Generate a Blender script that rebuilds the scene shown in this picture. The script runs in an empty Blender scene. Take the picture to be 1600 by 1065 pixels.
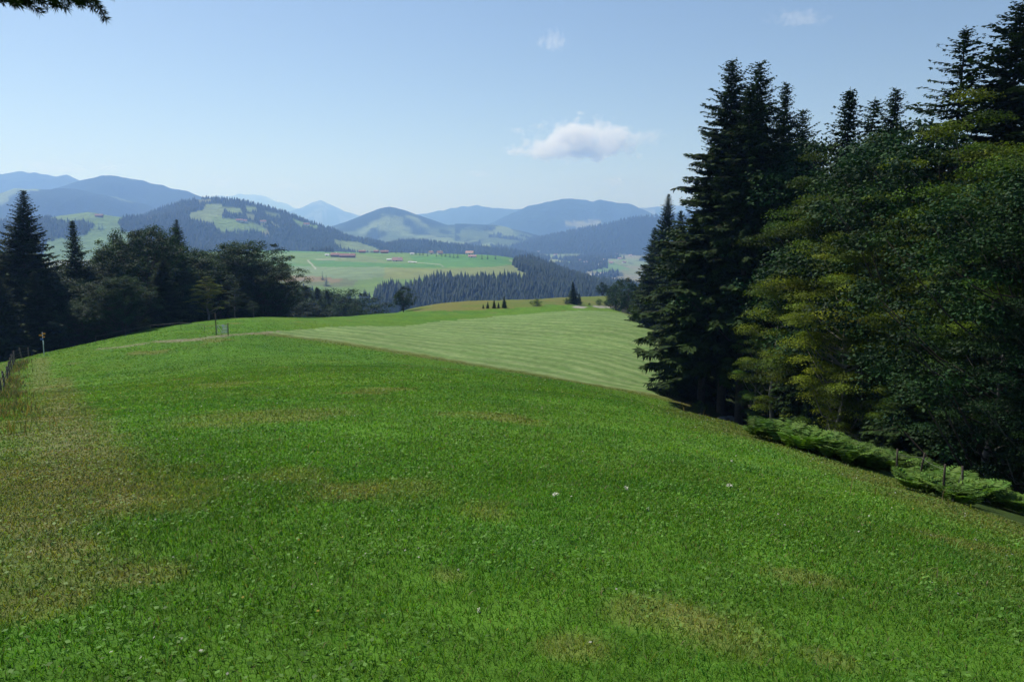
import bpy, math, random
import numpy as np
from mathutils import Vector, Matrix

# ------------------------------------------------------------------ camera, world, sun, exposure
scene = bpy.context.scene
F_PX = 1246.0                      # focal length in photo pixels (1600 wide)
PITCH = math.radians(7.88)
cam_data = bpy.data.cameras.new("camera")
cam_data.sensor_width = 36.0
cam_data.lens = F_PX / 1600.0 * 36.0
cam_data.clip_start = 0.1
cam_data.clip_end = 80000
cam = bpy.data.objects.new("camera", cam_data)
scene.collection.objects.link(cam)
cam.location = (0, 0, 0)
cam.rotation_euler = (math.radians(90) - PITCH, 0, 0)
scene.camera = cam

SUN_AZ = math.radians(-48)         # measured from the view direction, negative = left
SUN_EL = math.radians(52)
world = bpy.data.worlds.new("World")
scene.world = world
world.use_nodes = True
wn = world.node_tree
bg = wn.nodes["Background"]
sky = wn.nodes.new("ShaderNodeTexSky")
sky.sky_type = 'NISHITA'
sky.sun_disc = False
sky.sun_elevation = SUN_EL
sky.sun_rotation = SUN_AZ
sky.altitude = 900
sky.air_density = 1.0
sky.dust_density = .9
sky.ozone_density = 1.0
wn.links.new(sky.outputs[0], bg.inputs[0])
bg.inputs[1].default_value = 0.080

sun_data = bpy.data.lights.new("sun", 'SUN')
sun_data.energy = 4.7
sun_data.angle = math.radians(0.53)
sun_data.color = (1.0, 0.96, 0.9)
sun = bpy.data.objects.new("sun", sun_data)
scene.collection.objects.link(sun)
sd = Vector((math.sin(SUN_AZ) * math.cos(SUN_EL), math.cos(SUN_AZ) * math.cos(SUN_EL), math.sin(SUN_EL)))
sun.rotation_euler = sd.to_track_quat('Z', 'Y').to_euler()

scene.view_settings.view_transform = 'Standard'
scene.view_settings.look = 'None'
scene.view_settings.exposure = 0.38
scene.view_settings.gamma = 1.0
scene.view_settings.use_curve_mapping = False
scene.render.engine = 'CYCLES'
scene.cycles.max_bounces = 5
scene.cycles.diffuse_bounces = 3
scene.cycles.glossy_bounces = 2
scene.cycles.transmission_bounces = 3
scene.cycles.volume_bounces = 3
scene.cycles.transparent_max_bounces = 8
scene.cycles.use_denoising = True

# ------------------------------------------------------------------ helpers
rng = np.random.default_rng(7)
random.seed(7)
COL = scene.collection
CP, SP = math.cos(PITCH), math.sin(PITCH)

def ray(px, py):
    a = (np.asarray(px, float) - 800.0) / F_PX
    b = (532.5 - np.asarray(py, float)) / F_PX
    dy = CP + b * SP
    dz = -SP + b * CP
    return a / dy, dz / dy          # x and z per metre of depth

def at(px, py, Y):
    rx, rz = ray(px, py)
    return rx * Y, Y, rz * Y

def project(x, y, z):
    d = y * CP - z * SP
    d = np.where(d < 0.05, 0.05, d)
    return 800 + F_PX * x / d, 532.5 - F_PX * (y * SP + z * CP) / d

_perm = np.random.default_rng(11).random((256, 256))
def vnoise(x, y):
    xi = np.floor(x).astype(int); yi = np.floor(y).astype(int)
    fx = x - xi; fy = y - yi
    fx = fx * fx * (3 - 2 * fx); fy = fy * fy * (3 - 2 * fy)
    g = lambda a, b: _perm[a & 255, b & 255]
    return (g(xi, yi) * (1 - fx) * (1 - fy) + g(xi + 1, yi) * fx * (1 - fy)
            + g(xi, yi + 1) * (1 - fx) * fy + g(xi + 1, yi + 1) * fx * fy)

def fbm(x, y, oct=4, gain=0.5):
    s = 0; a = 1; t = 0
    for k in range(oct):
        s = s + a * vnoise(x * 2 ** k + 17.3 * k, y * 2 ** k + 9.1 * k); t += a; a *= gain
    return s / t

def sstep(a, b, v):
    t = np.clip((v - a) / (b - a), 0, 1)
    return t * t * (3 - 2 * t)

def mix(a, b, t):
    t = np.asarray(t)[..., None]
    return a * (1 - t) + b * t

def in_poly(px, py, poly):
    inside = np.zeros(np.shape(px), bool)
    n = len(poly)
    for i in range(n):
        x0, y0 = poly[i]; x1, y1 = poly[(i + 1) % n]
        if y0 == y1: continue
        c = ((y0 > py) != (y1 > py)) & (px < (x1 - x0) * (py - y0) / (y1 - y0) + x0)
        inside ^= c
    return inside

class TPS:
    def __init__(self, P, z, scale, lam=1e-4):
        self.P = np.array(P, float) / scale; self.s = scale
        n = len(P); K = self._k(self.P, self.P) + lam * np.eye(n)
        A = np.zeros((n + 3, n + 3)); A[:n, :n] = K
        A[:n, n] = 1; A[:n, n + 1:] = self.P; A[n, :n] = 1; A[n + 1:, :n] = self.P.T
        self.w = np.linalg.solve(A, np.concatenate([z, [0, 0, 0]]))
    def _k(self, a, b):
        d = np.sqrt(((a[:, None] - b[None]) ** 2).sum(-1)) + 1e-9
        return d * d * np.log(d)
    def __call__(self, x, y):
        sh = np.shape(x); q = np.stack([np.ravel(x), np.ravel(y)], -1) / self.s
        out = np.empty(len(q))
        for i in range(0, len(q), 50000):
            s = q[i:i + 50000]
            out[i:i + 50000] = self._k(s, self.P) @ self.w[:-3] + self.w[-3] + s @ self.w[-2:]
        return out.reshape(sh)

# ------------------------------------------------------------------ terrain height
near_xyz = [(0, 0, -1.65), (-6, 0, -1.55), (6, 0, -2.35), (0, 5, -2.4), (0, -12, -.5), (-12, 0, -1.7), (12, 0, -3.8), (30, 0, -9),
            (-30, 0, -3), (0, 15, -3.85), (8, 15, -5.1), (-10, 15, -4.1), (0, 30, -6.15), (-20, 30, -6.7), (11, 30, -8.1),
            (32, 30, -15.0), (45, 45, -19), (50, 70, -24), (45, 100, -26), (60, 150, -31), (-45, 40, -9.5), (-70, 70, -15),
            (70, 250, -42), (-120, 120, -26), (-20, 50, -9.2), (3, 50, -9.6)]
near_px = [(2, 619, 50), (23, 565, 84), (68, 555, 86), (350, 522, 92), (800, 578, 82), (1065, 628, 70), (580, 545, 90),
           (1130, 668, 62), (1240, 705, 50), (1330, 737, 43), (1440, 782, 36), (1530, 812, 31),
           (150, 534, 104), (225, 516, 118), (300, 507, 132), (350, 503, 142), (440, 502.5, 160), (560, 494, 190), (650, 481, 245),
           (750, 474, 285), (850, 467.5, 325), (960, 462, 365), (1060, 462, 385),
           (420, 522, 98), (600, 505, 145), (760, 492, 195), (905, 483, 245), (965, 486, 235), (1010, 500, 180), (1040, 522, 140),
           (800, 525, 130), (950, 560, 100)]
P = [(a, b) for a, b, c in near_xyz]; Z = [c for a, b, c in near_xyz]
for px, py, Y in near_px:
    x, y, z = at(px, py, Y); P.append((x, y)); Z.append(float(z))
# the ground drops behind the crest
for px, Y, z in [(30, 125, -24), (150, 150, -26), (225, 165, -29), (320, 190, -33), (440, 230, -36), (560, 290, -44), (650, 350, -52),
                 (750, 420, -60), (850, 460, -62), (960, 500, -64), (1100, 520, -64), (100, 260, -60), (300, 320, -66),
                 (500, 430, -78), (700, 560, -92), (900, 620, -96), (1200, 600, -80), (-200, 220, -60), (-300, 400, -90)]:
    x, y, _ = at(px, 400, Y); P.append((x, y)); Z.append(z)
near_tps = TPS(P, np.array(Z), 100.0)

far_px = [(450, 446, 1230), (560, 441, 1260), (640, 436, 1300), (720, 432, 1350), (800, 429, 1420), (450, 393, 2000), (540, 397, 1900),
          (620, 409, 1720), (700, 397, 1960), (810, 405, 1850), (832, 424, 1580), (870, 428, 2500), (920, 431, 3000), (980, 425, 3100),
          (850, 408, 3600), (850, 398, 4500), (950, 408, 3800), (960, 395, 4800), (850, 384, 6000), (300, 400, 1900), (100, 420, 1800)]
P = []; Z = []
for px, py, Y in far_px:
    x, y, z = at(px, py, Y); P.append((x, y)); Z.append(float(z))
for px, Y, z in [(-300, 600, -110), (100, 600, -112), (400, 600, -112), (700, 650, -112), (900, 700, -118), (1100, 700, -122), (1300, 700, -120), (1700, 700, -100),
                 (200, 880, -118), (450, 900, -122), (650, 940, -126), (850, 1000, -132), (1000, 1200, -140), (1300, 1200, -140), (1000, 1800, -158),
                 (1300, 2500, -160), (1300, 4500, -150), (400, 350, -80), (900, 450, -75), (-200, 2500, -60), (200, 5000, -110), (1200, 7000, -110),
                 (-300, 9000, -110), (800, 10000, -110), (2000, 9000, -110), (800, 16000, -110), (-400, 18000, -110), (1900, 18000, -110), (800, 21000, -110)]:
    x, y, _ = at(px, 400, Y); P.append((x, y)); Z.append(z)
far_tps = TPS(P, np.array(Z), 3000.0)

RIDGES = [  # name, distance, front, back, noise, crest in photo pixels
    ("hill", 2750, 750, 900, 5, [(-500, 352), (-100, 350), (60, 344), (100, 336), (140, 331), (205, 341), (260, 352), (320, 370), (400, 398), (430, 420)]),
    ("hill", 3300, 900, 900, 8, [(60, 420), (150, 385), (205, 350), (240, 331), (290, 314), (330, 309), (370, 312), (400, 319), (440, 330), (480, 345), (520, 359), (545, 371), (580, 376), (640, 392), (680, 402)]),
    ("hill", 3500, 500, 500, 6, [(560, 398), (600, 384), (625, 376), (660, 376), (700, 381), (740, 387), (800, 393), (840, 402), (860, 412)]),
    ("hill", 5400, 1500, 900, 14, [(-500, 340), (-100, 322), (0, 302), (28, 292), (60, 295), (95, 297), (130, 312), (170, 337), (220, 372)]),
    ("hill", 6500, 1800, 1500, 16, [(-500, 370), (-100, 336), (0, 320), (60, 306), (90, 294), (130, 282), (165, 274), (190, 274), (230, 282), (270, 292), (310, 303), (350, 316), (420, 337), (500, 366)]),
    ("mountain", 9000, 2000, 1500, 22, [(-500, 262), (-100, 276), (0, 272), (20, 269), (40, 267), (60, 269), (80, 271), (95, 275), (110, 273), (130, 280), (180, 297), (260, 331), (320, 362)]),
    ("hill", 6500, 1800, 1200, 12, [(440, 372), (520, 353), (545, 345), (570, 335), (595, 325), (610, 323), (625, 326), (650, 334), (680, 345), (700, 351), (740, 350), (780, 352), (820, 362), (860, 373), (920, 386)]),
    ("mountain", 16000, 2500, 1500, 20, [(350, 352), (430, 335), (470, 325), (490, 316), (503, 312), (515, 318), (540, 330), (570, 338), (600, 343), (700, 352)]),
    ("mountain", 19000, 1500, 800, 20, [(240, 350), (300, 322), (350, 300), (375, 297), (400, 301), (430, 311), (460, 322), (500, 338), (560, 352)]),
    ("mountain", 12500, 2200, 1500, 20, [(560, 356), (600, 347), (650, 335), (690, 328), (720, 322), (745, 320), (770, 324), (800, 327), (830, 325), (900, 330), (1000, 345)]),
    ("mountain", 9500, 2000, 1500, 20, [(700, 372), (740, 359), (770, 347), (800, 333), (825, 321), (860, 314), (895, 308), (915, 311), (925, 314), (935, 311), (960, 316), (985, 318), (1005, 326), (1020, 335), (1100, 345), (1200, 350), (1700, 340), (2100, 350)]),
    ("hill", 5500, 900, 1000, 12, [(800, 384), (850, 371), (900, 359), (950, 350), (985, 341), (1010, 338), (1060, 335), (1150, 338), (1300, 345), (1700, 350), (2100, 350)]),
    ("mountain", 15000, 2500, 1500, 20, [(900, 350), (980, 324), (1010, 324), (1050, 320), (1150, 328), (1500, 320), (2100, 330)]),
    ("mountain", 19500, 1500, 600, 25, [(-500, 345), (200, 346), (400, 348), (620, 345), (640, 340), (670, 345), (900, 350), (1300, 345), (2100, 345)]),
]

def height(x, y, want_id=False):
    x = np.asarray(x, float); y = np.asarray(y, float)
    r = np.sqrt(x * x + y * y)
    h = np.zeros(x.shape); rid = np.full(x.shape, -1)
    mN = r < 700; mF = r > 450
    hn = np.zeros(x.shape); hf = np.zeros(x.shape)
    yb = np.maximum(y, -200)
    if mN.any():
        v = near_tps(x[mN], yb[mN])
        v = v + (fbm(x[mN] * .12, y[mN] * .12, 3) - .5) * .35 * sstep(2, 25, r[mN]) + (fbm(x[mN] * .9 + 50, y[mN] * .9, 2) - .5) * .07
        hn[mN] = v
    if mF.any():
        v = far_tps(x[mF], y[mF])
        hf[mF] = np.clip(v, -200, 50) + (fbm(x[mF] * .004, y[mF] * .004, 3) - .5) * 12
    w = sstep(450, 700, r)
    h = hn * (1 - w) + hf * w
    front = y > 50
    px, _ = project(x, np.maximum(y, 1), h * 0)
    px = 800 + F_PX * (x / np.maximum(y, 1)) / CP   # column of the direction at eye level
    for k, (nm, D, wf, wb, nz, pts) in enumerate(RIDGES):
        xs = np.array([p[0] for p in pts], float); ys = np.array([p[1] for p in pts], float)
        m = front & (y > D - wf * 1.05 - nz) & (y < D + wb * 1.05 + nz) & (px > xs[0] - 90) & (px < xs[-1] + 90)
        if not m.any(): continue
        p = px[m]; X = x[m]; Yv = y[m]
        cy = np.interp(p, xs, ys)
        # smooth run-out past the ends of the crest line
        _, rz = ray(p, cy)
        n1 = fbm(X / 900 + k * 3.7, Yv / 900, 4) - .5
        Dk = D + n1 * wf * .5
        crest = rz * Dk
        v = np.where(Yv < Dk, (Dk - Yv) / wf, (Yv - Dk) / wb)
        v = np.clip(v, 0, 1)
        prof = 1 - sstep(0, 1, v ** .85)
        prof = .55 * prof + .45 * (1 - v)
        gul = (fbm(X / 420 + 5 * k, Yv / 900 + k, 4) - .5) * nz * 4.5 * np.clip(v * (1 - v) * 4, 0, 1)
        tex = (fbm(X / 60, Yv / 120, 3) - .5) * nz * .55
        base = h[m]
        end = np.clip(1 - np.maximum(xs[0] - p, p - xs[-1]) / 90, 0, 1)
        hh = base + (crest - base) * prof * sstep(0, 1, end) + (gul + tex) * sstep(0, .2, 1 - v)
        take = hh > base
        idx = np.flatnonzero(m)[take] if m.ndim == 1 else None
        if m.ndim == 1:
            h[idx] = hh[take]; rid[idx] = k
        else:
            hb = h[m]; hb[take] = hh[take]; h[m] = hb
            rb = rid[m]; rb[take] = k; rid[m] = rb
    return (h, rid) if want_id else h

def hit(px, py, y0=2.5, y1=20000):
    """first point where the sight line through a photo pixel meets the land"""
    px = np.atleast_1d(np.asarray(px, float)); py = np.atleast_1d(np.asarray(py, float))
    rx, rz = ray(px, py)
    Y = np.exp(np.linspace(math.log(y0), math.log(y1), 700))
    xx = rx[:, None] * Y; zz = rz[:, None] * Y; yy = np.broadcast_to(Y, xx.shape)
    hh = height(xx.ravel(), yy.ravel()).reshape(xx.shape)
    below = zz < hh
    i = np.where(below.any(1), below.argmax(1), len(Y) - 1)
    i = np.maximum(i, 1); a = np.arange(len(px))
    d0 = zz[a, i - 1] - hh[a, i - 1]; d1 = zz[a, i] - hh[a, i]
    t = np.where(below.any(1), d0 / np.maximum(d0 - d1, 1e-6), 1)
    Yh = Y[i - 1] + (Y[i] - Y[i - 1]) * t
    return rx * Yh, Yh, rz * Yh

def world_poly(pts, y0=2.5, y1=20000):
    x, y, z = hit([p[0] for p in pts], [p[1] for p in pts], y0, y1)
    return list(zip(x, y))

def seg_dist(x, y, line):
    """distance to a polyline"""
    d = np.full(np.shape(x), 1e9)
    for (x0, y0), (x1, y1) in zip(line[:-1], line[1:]):
        dx, dy = x1 - x0, y1 - y0; L = dx * dx + dy * dy + 1e-9
        t = np.clip(((x - x0) * dx + (y - y0) * dy) / L, 0, 1)
        d = np.minimum(d, np.hypot(x - x0 - t * dx, y - y0 - t * dy))
    return d

# ------------------------------------------------------------------ land colours (albedo only)
C = lambda *a: np.array(a, float)
GREEN, GREEN2 = C(.067, .155, .017), C(.088, .174, .021)
DRY, BROWN = C(.15, .13, .045), C(.14, .10, .055)
HAYC, HAYD = C(.22, .285, .12), C(.075, .155, .035)
GOLD = C(.12, .145, .035)
LITTER = C(.026, .024, .013)
PATH = C(.28, .25, .18)
FOREST = C(.012, .028, .015)

EDGE_PX = [(965, 486), (985, 492), (1012, 503), (1035, 520), (1062, 560), (1075, 600), (1080, 630), (1130, 662), (1240, 698), (1330, 730), (1440, 775), (1530, 806), (1600, 832)]
forest_edge = world_poly(EDGE_PX)
forest_zone = [(60, 420)] + forest_edge[:1] + forest_edge[1:] + [(24, 12), (30, -20), (200, -20), (300, 420)]
hay_low_px = [(418, 522), (520, 534), (640, 552), (720, 566), (800, 579), (870, 592), (950, 605), (1010, 616), (1075, 630)]
hay_top_px = [(1062, 560), (1040, 522), (1010, 500), (975, 489), (925, 485.5), (844, 488.5), (760, 496), (681, 502), (558, 509), (481, 514), (430, 518)]
hay_low = world_poly(hay_low_px); hay_poly = hay_low + world_poly(hay_top_px)
gold_poly = world_poly([(575, 491), (650, 487), (700, 486), (790, 481.5), (844, 479), (887, 475.5), (940, 478), (1000, 480)], 100, 480) + [(float(ray(p_, 470)[0]) * 430, 430.) for p_ in (1000, 850, 700, 600)]
track_a = world_poly([(62, 560), (66, 600), (72, 640), (90, 690), (60, 740), (-30, 830)])
track_b = world_poly([(98, 590), (110, 640), (140, 690), (150, 730), (110, 800), (30, 900)])
bare_poly = world_poly([(-60, 690), (40, 668), (150, 672), (160, 700), (120, 722), (50, 735), (0, 755), (-60, 770)])
fence_line = world_poly([(-60, 760), (-20, 650), (2, 619), (12, 590), (24, 565), (40, 558)])
path_line = world_poly([(160, 545), (200, 540), (240, 534), (300, 531), (345, 525), (400, 521), (440, 517)])
road_line = world_poly([(903, 480.5), (935, 479.3), (968, 479), (990, 481)], 100, 500)
dry_spots = world_poly([(1130, 985), (1090, 970), (620, 765), (262, 770), (255, 790), (470, 740), (700, 900), (1020, 955), (180, 640), (350, 600), (420, 650), (540, 770), (90, 860), (230, 900), (1290, 1030), (900, 1010), (60, 950), (760, 800), (1250, 900)])
dry_rad = [.4, .25, .7, .6, .5, .6, .2, .3, .8, 2, 2, .5, .25, .2, .2, .2, .25, .5, .3]

def near_color(x, y):
    n1 = fbm(x * .045, y * .045, 4); n2 = fbm(x * .35 + 31, y * .35, 3); n3 = fbm(x * 1.7, y * 1.7 + 7, 2); n4 = fbm(x * .11 + 70, y * .11 + 3, 3)
    c = mix(GREEN, GREEN2, sstep(.35, .65, n1))
    c = c * (0.78 + .44 * n2)[..., None] * (.9 + .2 * n3)[..., None]
    # clover / bluish coarse grass tufts
    c = mix(c, C(.040, .125, .016), .35 * sstep(.56, .68, fbm(x * .5 + 9, y * .5 + 40, 3)))
    c = mix(c, C(.085, .155, .010), .4 * sstep(.55, .72, n4))
    c = mix(c, DRY, .5 * sstep(.66, .76, fbm(x * .22 + 13, y * .22 + 5, 4)))
    r = np.hypot(x, y)
    for (a, b), R in zip(dry_spots, dry_rad):
        d = np.hypot(x - a, (y - b) * .8) / R + (n2 - .5) * .8 + (n3 - .5) * .8
        c = mix(c, C(.19, .165, .06), .34 * (1 - sstep(.4, 1.2, d)))
    # the worn left side along the fence
    df = seg_dist(x, y, fence_line)
    w = 1 - sstep(.4, 2.3, df + (n2 - .5) * 3 + (n4 - .5) * 2.5)
    c = mix(c, mix(C(.12, .14, .035), BROWN, sstep(.5, .7, n3)), .5 * w * sstep(.35, .6, n2 * .5 + n3 * .5))
    for ln, R in ((track_a, .9), (track_b, .6)):
        d = seg_dist(x, y, ln) + (n3 - .5) * .8
        c = mix(c, C(.15, .135, .06), .45 * (1 - sstep(.2, R + .4, d)))
    ib = in_poly(x + (n2 - .5) * 2, y + (n3 - .5) * 2, bare_poly)
    c = mix(c, mix(C(.17, .125, .08), C(.12, .14, .08), sstep(.35, .65, n2)), .30 * ib * sstep(.35, .6, n3 * .6 + n2 * .4))
    # path to the gate
    d = seg_dist(x, y, path_line) + (n2 - .5) * 2.0
    c = mix(c, PATH * .8, .75 * (1 - sstep(.3, 1.1, d)))
    # mown hay field with curved swaths
    ih = in_poly(x + (n3 - .5) * 1.4, y + (n2 - .5) * 2.5, hay_poly)
    dl = seg_dist(x, y, hay_low)
    sw = .5 + .5 * np.sin(dl * 2 * math.pi / (4.4 + 0 * dl) + (n4 - .5) * 6 + (n1 - .5) * 6)
    sw = .5 + (sw - .5) * (.5 + .6 * fbm(x * .06 + 40, y * .2, 3))
    hc = mix(HAYD, HAYC, np.clip(.18 + .7 * sw * (.55 + .9 * (n2 - .2)) , 0, 1))
    hc = hc * (.85 + .3 * n4)[..., None]
    inner = sstep(.2, 1.6, dl + (n3 - .5) * 1.6)
    c = mix(c, hc, ih * inner)
    rim = (1 - sstep(.8, 2.4, dl + (n3 - .5))) * (y > 60)
    c = mix(c, C(.11, .105, .035), .6 * rim)
    # far strips
    ig = in_poly(x, y, gold_poly)
    c = mix(c, mix(GOLD, C(.15, .14, .045), sstep(.45, .6, n4)) , .85 * ig)
    d = seg_dist(x, y, road_line)
    c = mix(c, C(.27, .255, .22), 1 - sstep(1.2, 2.2, d))
    # forest floor
    de = seg_dist(x, y, forest_edge)
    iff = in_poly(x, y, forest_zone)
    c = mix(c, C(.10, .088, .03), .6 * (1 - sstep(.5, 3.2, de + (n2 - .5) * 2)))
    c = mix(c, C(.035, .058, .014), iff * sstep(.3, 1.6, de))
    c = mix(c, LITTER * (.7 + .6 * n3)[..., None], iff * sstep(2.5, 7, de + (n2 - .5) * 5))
    # grazed slope behind the crest, below the left wood
    beh = (y > 105) & (x < -20) & (y > 96 - .42 * (x + 75))
    return c

patch_defs = [  # far meadows and clearings: ridge id (None = valley), outline in photo pixels, colour
    (0, [(97, 336), (140, 328), (207, 338), (209, 360), (200, 400), (60, 420), (75, 378), (115, 370), (138, 365), (150, 352), (125, 342)], C(.15, .24, .07)),
    (0, [(75, 340), (98, 336), (150, 332), (160, 338), (120, 345), (100, 345)], C(.17, .25, .08)),
    (1, [(293, 334), (320, 327), (322, 319), (345, 319), (352, 325), (345, 338), (330, 342), (352, 352), (300, 345)], C(.20, .26, .10)),
    (1, [(330, 338), (352, 341), (375, 343), (400, 350), (420, 358), (410, 361), (380, 362), (345, 362), (333, 352)], C(.19, .28, .08)),
    (1, [(385, 321), (400, 324), (400, 330), (388, 332), (382, 327)], C(.18, .25, .09)),
    (1, [(405, 327), (425, 331), (440, 336), (438, 339), (415, 334)], C(.18, .25, .09)),
    (1, [(402, 346), (415, 343), (416, 351), (405, 352)], C(.18, .22, .08)),
    (1, [(459, 342), (475, 347), (495, 352), (498, 357), (480, 355), (463, 352)], C(.18, .28, .08)),
    (1, [(520, 374), (560, 378), (590, 388), (640, 396), (560, 395), (525, 384)], C(.19, .25, .09)),
    (1, [(308, 312), (330, 311), (332, 315), (312, 317)], C(.17, .19, .09)),
    (1, [(228, 338), (236, 337), (238, 341), (230, 342)], C(.19, .17, .09)),
    (1, [(354, 322), (372, 326), (378, 333), (362, 334), (352, 329)], C(.18, .25, .09)),
    (1, [(384, 334), (398, 337), (396, 342), (386, 340)], C(.19, .23, .09)),
    (1, [(425, 347), (436, 350), (434, 355), (426, 353)], C(.18, .22, .09)),
    (1, [(398, 362), (416, 360), (428, 365), (412, 367)], C(.22, .21, .11)),
    (2, [(595, 374), (608, 374), (605, 384), (598, 386)], C(.19, .27, .08)),
]
def far_color(x, y, z, rid):
    n1 = fbm(x / 700, y / 1400, 4); n2 = fbm(x / 130, y / 260, 4); n3 = fbm(x / 320 + 9, y / 900, 3)
    px, py = project(x, y, z)
    val = mix(C(.13, .23, .07), C(.20, .25, .10), sstep(.4, .6, n3))
    val = mix(val, C(.24, .21, .12), .6 * sstep(.55, .66, fbm(x / 500 + 60, y / 1000, 3)))
    far_f = sstep(.50, .56, fbm(x / 420 + 3, y / 1100 + 8, 5)) * sstep(2300, 3000, y)
    c = mix(val, FOREST, far_f * .95)
    # forest on the ridges with meadows showing
    op = {0: .99, 1: .99, 2: .99, 3: .40, 4: .68, 5: .9, 6: .56, 7: .8, 8: .2, 9: .8, 10: .80, 11: .86, 12: .9, 13: .9}
    for k in range(len(RIDGES)):
        m = rid == k
        if not m.any(): continue
        t = op[k]
        clear = sstep(t, t + .06, fbm(x / 380 + k * 11, y / 700 + 5, 5) * 1.0 + .12 * (fbm(x / 1600, y / 2500 + k, 2) - .5)) if t < .95 else np.zeros(x.shape)
        cc = mix(FOREST * (.8 + .5 * n2)[..., None], C(.22, .28, .12), clear)
        if k == 6:
            low = sstep(350, 362, py) * .5 * sstep(.4, .5, n2)
            cc = mix(cc, C(.20, .27, .10), low)
        if k == 10:
            mm = in_poly(px, py + (n2 - .5) * 8, [(868, 350), (900, 345), (925, 343), (943, 345), (935, 352), (905, 357), (880, 352)])
            cc = mix(cc, C(.30, .30, .20), mm * .9)
        if k in (7, 8, 12, 13):
            cc = mix(cc, C(.35, .35, .33), sstep(.5, .6, n2) * .5)
        c[m] = cc[m]
    for k, poly, col in patch_defs:
        m = (rid == k)
        ins = m & in_poly(px + (n2 - .5) * 8, py + (fbm(x / 60, y / 100, 3) - .5) * 3, poly)
        c[ins] = (col * (.85 + .3 * n1)[..., None])[ins]
    # the farmed plateau: long mown strips
    pl = (rid < 0) & in_poly(px, py, [(380, 380), (850, 380), (850, 428), (760, 460), (380, 470)]) & (y > 1050) & (y < 2300)
    s = mix(C(.12, .26, .055), C(.17, .27, .075), sstep(.45, .55, fbm(x / 800, y / 260 + 3, 2)))
    b1 = in_poly(px, py, [(430, 401), (480, 399), (600, 402), (620, 412), (520, 411), (440, 412)])
    s = mix(s, C(.20, .26, .10), .8 * (in_poly(px, py, [(560, 396), (605, 409), (600, 412), (490, 406), (520, 402)])))
    s = mix(s, C(.10, .25, .06), .9 * in_poly(px, py, [(480, 406), (600, 411), (660, 412), (700, 418), (500, 417)]))
    s = mix(s, C(.21, .29, .15), .9 * in_poly(px, py, [(400, 413), (500, 417), (600, 417), (625, 421), (600, 432), (560, 438), (400, 426)]))
    s = mix(s, C(.17, .20, .10), .9 * in_poly(px, py, [(400, 426), (560, 437), (550, 448), (400, 446)]))
    s = mix(s, C(.27, .19, .11), .7 * in_poly(px, py, [(428, 433), (470, 430), (500, 432), (535, 436), (530, 441), (480, 439), (435, 440)]))
    s = mix(s, C(.25, .28, .10), .8 * in_poly(px, py, [(600, 418), (700, 420), (790, 416), (812, 412), (834, 425), (820, 432), (600, 436)]))
    s = mix(s, C(.10, .27, .06), .8 * in_poly(px, py, [(640, 400), (780, 403), (800, 412), (770, 417), (700, 417), (650, 411)]))
    s = mix(s, C(.5, .48, .42), .9 * (seg_dist(px, py, [(480, 406), (484, 410), (490, 416), (494, 421)]) < .8))
    s = mix(s, C(.42, .42, .32), .6 * (seg_dist(px, py, [(482, 406), (540, 404)]) < .6))
    s = mix(s, C(.42, .42, .32), .6 * (seg_dist(px, py, [(650, 410), (688, 413), (692, 416)]) < .6))
    s = mix(s, C(.42, .42, .32), .7 * (seg_dist(px, py, [(795, 405), (805, 412), (832, 425)]) < .7))
    c = np.where(pl[..., None], s * (.92 + .16 * n2)[..., None], c)
    # valley on the right
    vr = (rid < 0) & (y > 2300) & (y < 6500)
    v2 = mix(C(.19, .25, .10), C(.24, .23, .13), sstep(.45, .55, n3))
    v2 = mix(v2, C(.13, .25, .07), .9 * in_poly(px, py, [(880, 405), (920, 404), (960, 410), (985, 420), (940, 426), (900, 418)]))
    v2 = mix(v2, C(.27, .32, .12), .9 * in_poly(px, py, [(842, 407), (870, 404), (890, 412), (905, 425), (880, 425), (860, 417)]))
    v2 = mix(v2, C(.45, .42, .38), .8 * (seg_dist(px, py, [(775, 402), (800, 398), (845, 394)]) < .8))
    f2 = sstep(.52, .56, fbm(x / 170 + 3, y / 300 + 8, 4))
    v2 = mix(v2, FOREST, f2 * sstep(880, 940, px) * .85 + .5 * f2 * (y > 4000))
    c = np.where((vr & (px > 700))[..., None], v2, c)
    rav = (rid < 0) & (y < 1300) & ~pl
    c = np.where(rav[..., None], mix(C(.03, .045, .02), C(.06, .1, .03), n2), c)
    return np.clip(c * .72, 0, 1)

def land_color(x, y, z, rid):
    r = np.hypot(x, y); out = np.zeros(x.shape + (3,))
    m = r < 520
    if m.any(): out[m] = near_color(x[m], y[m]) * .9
    m = r >= 420
    if m.any():
        f = far_color(x[m], y[m], z[m], rid[m]); w = sstep(420, 500, r[m])
        out[m] = mix(out[m], f, w)
    return out

# ------------------------------------------------------------------ material helpers
def new_mat(name, rough=.9, spec=.2):
    m = bpy.data.materials.new(name); m.use_nodes = True
    b = m.node_tree.nodes["Principled BSDF"]
    b.inputs["Roughness"].default_value = rough
    b.inputs["Specular IOR Level"].default_value = spec
    return m, m.node_tree.nodes, m.node_tree.links, b

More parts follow.
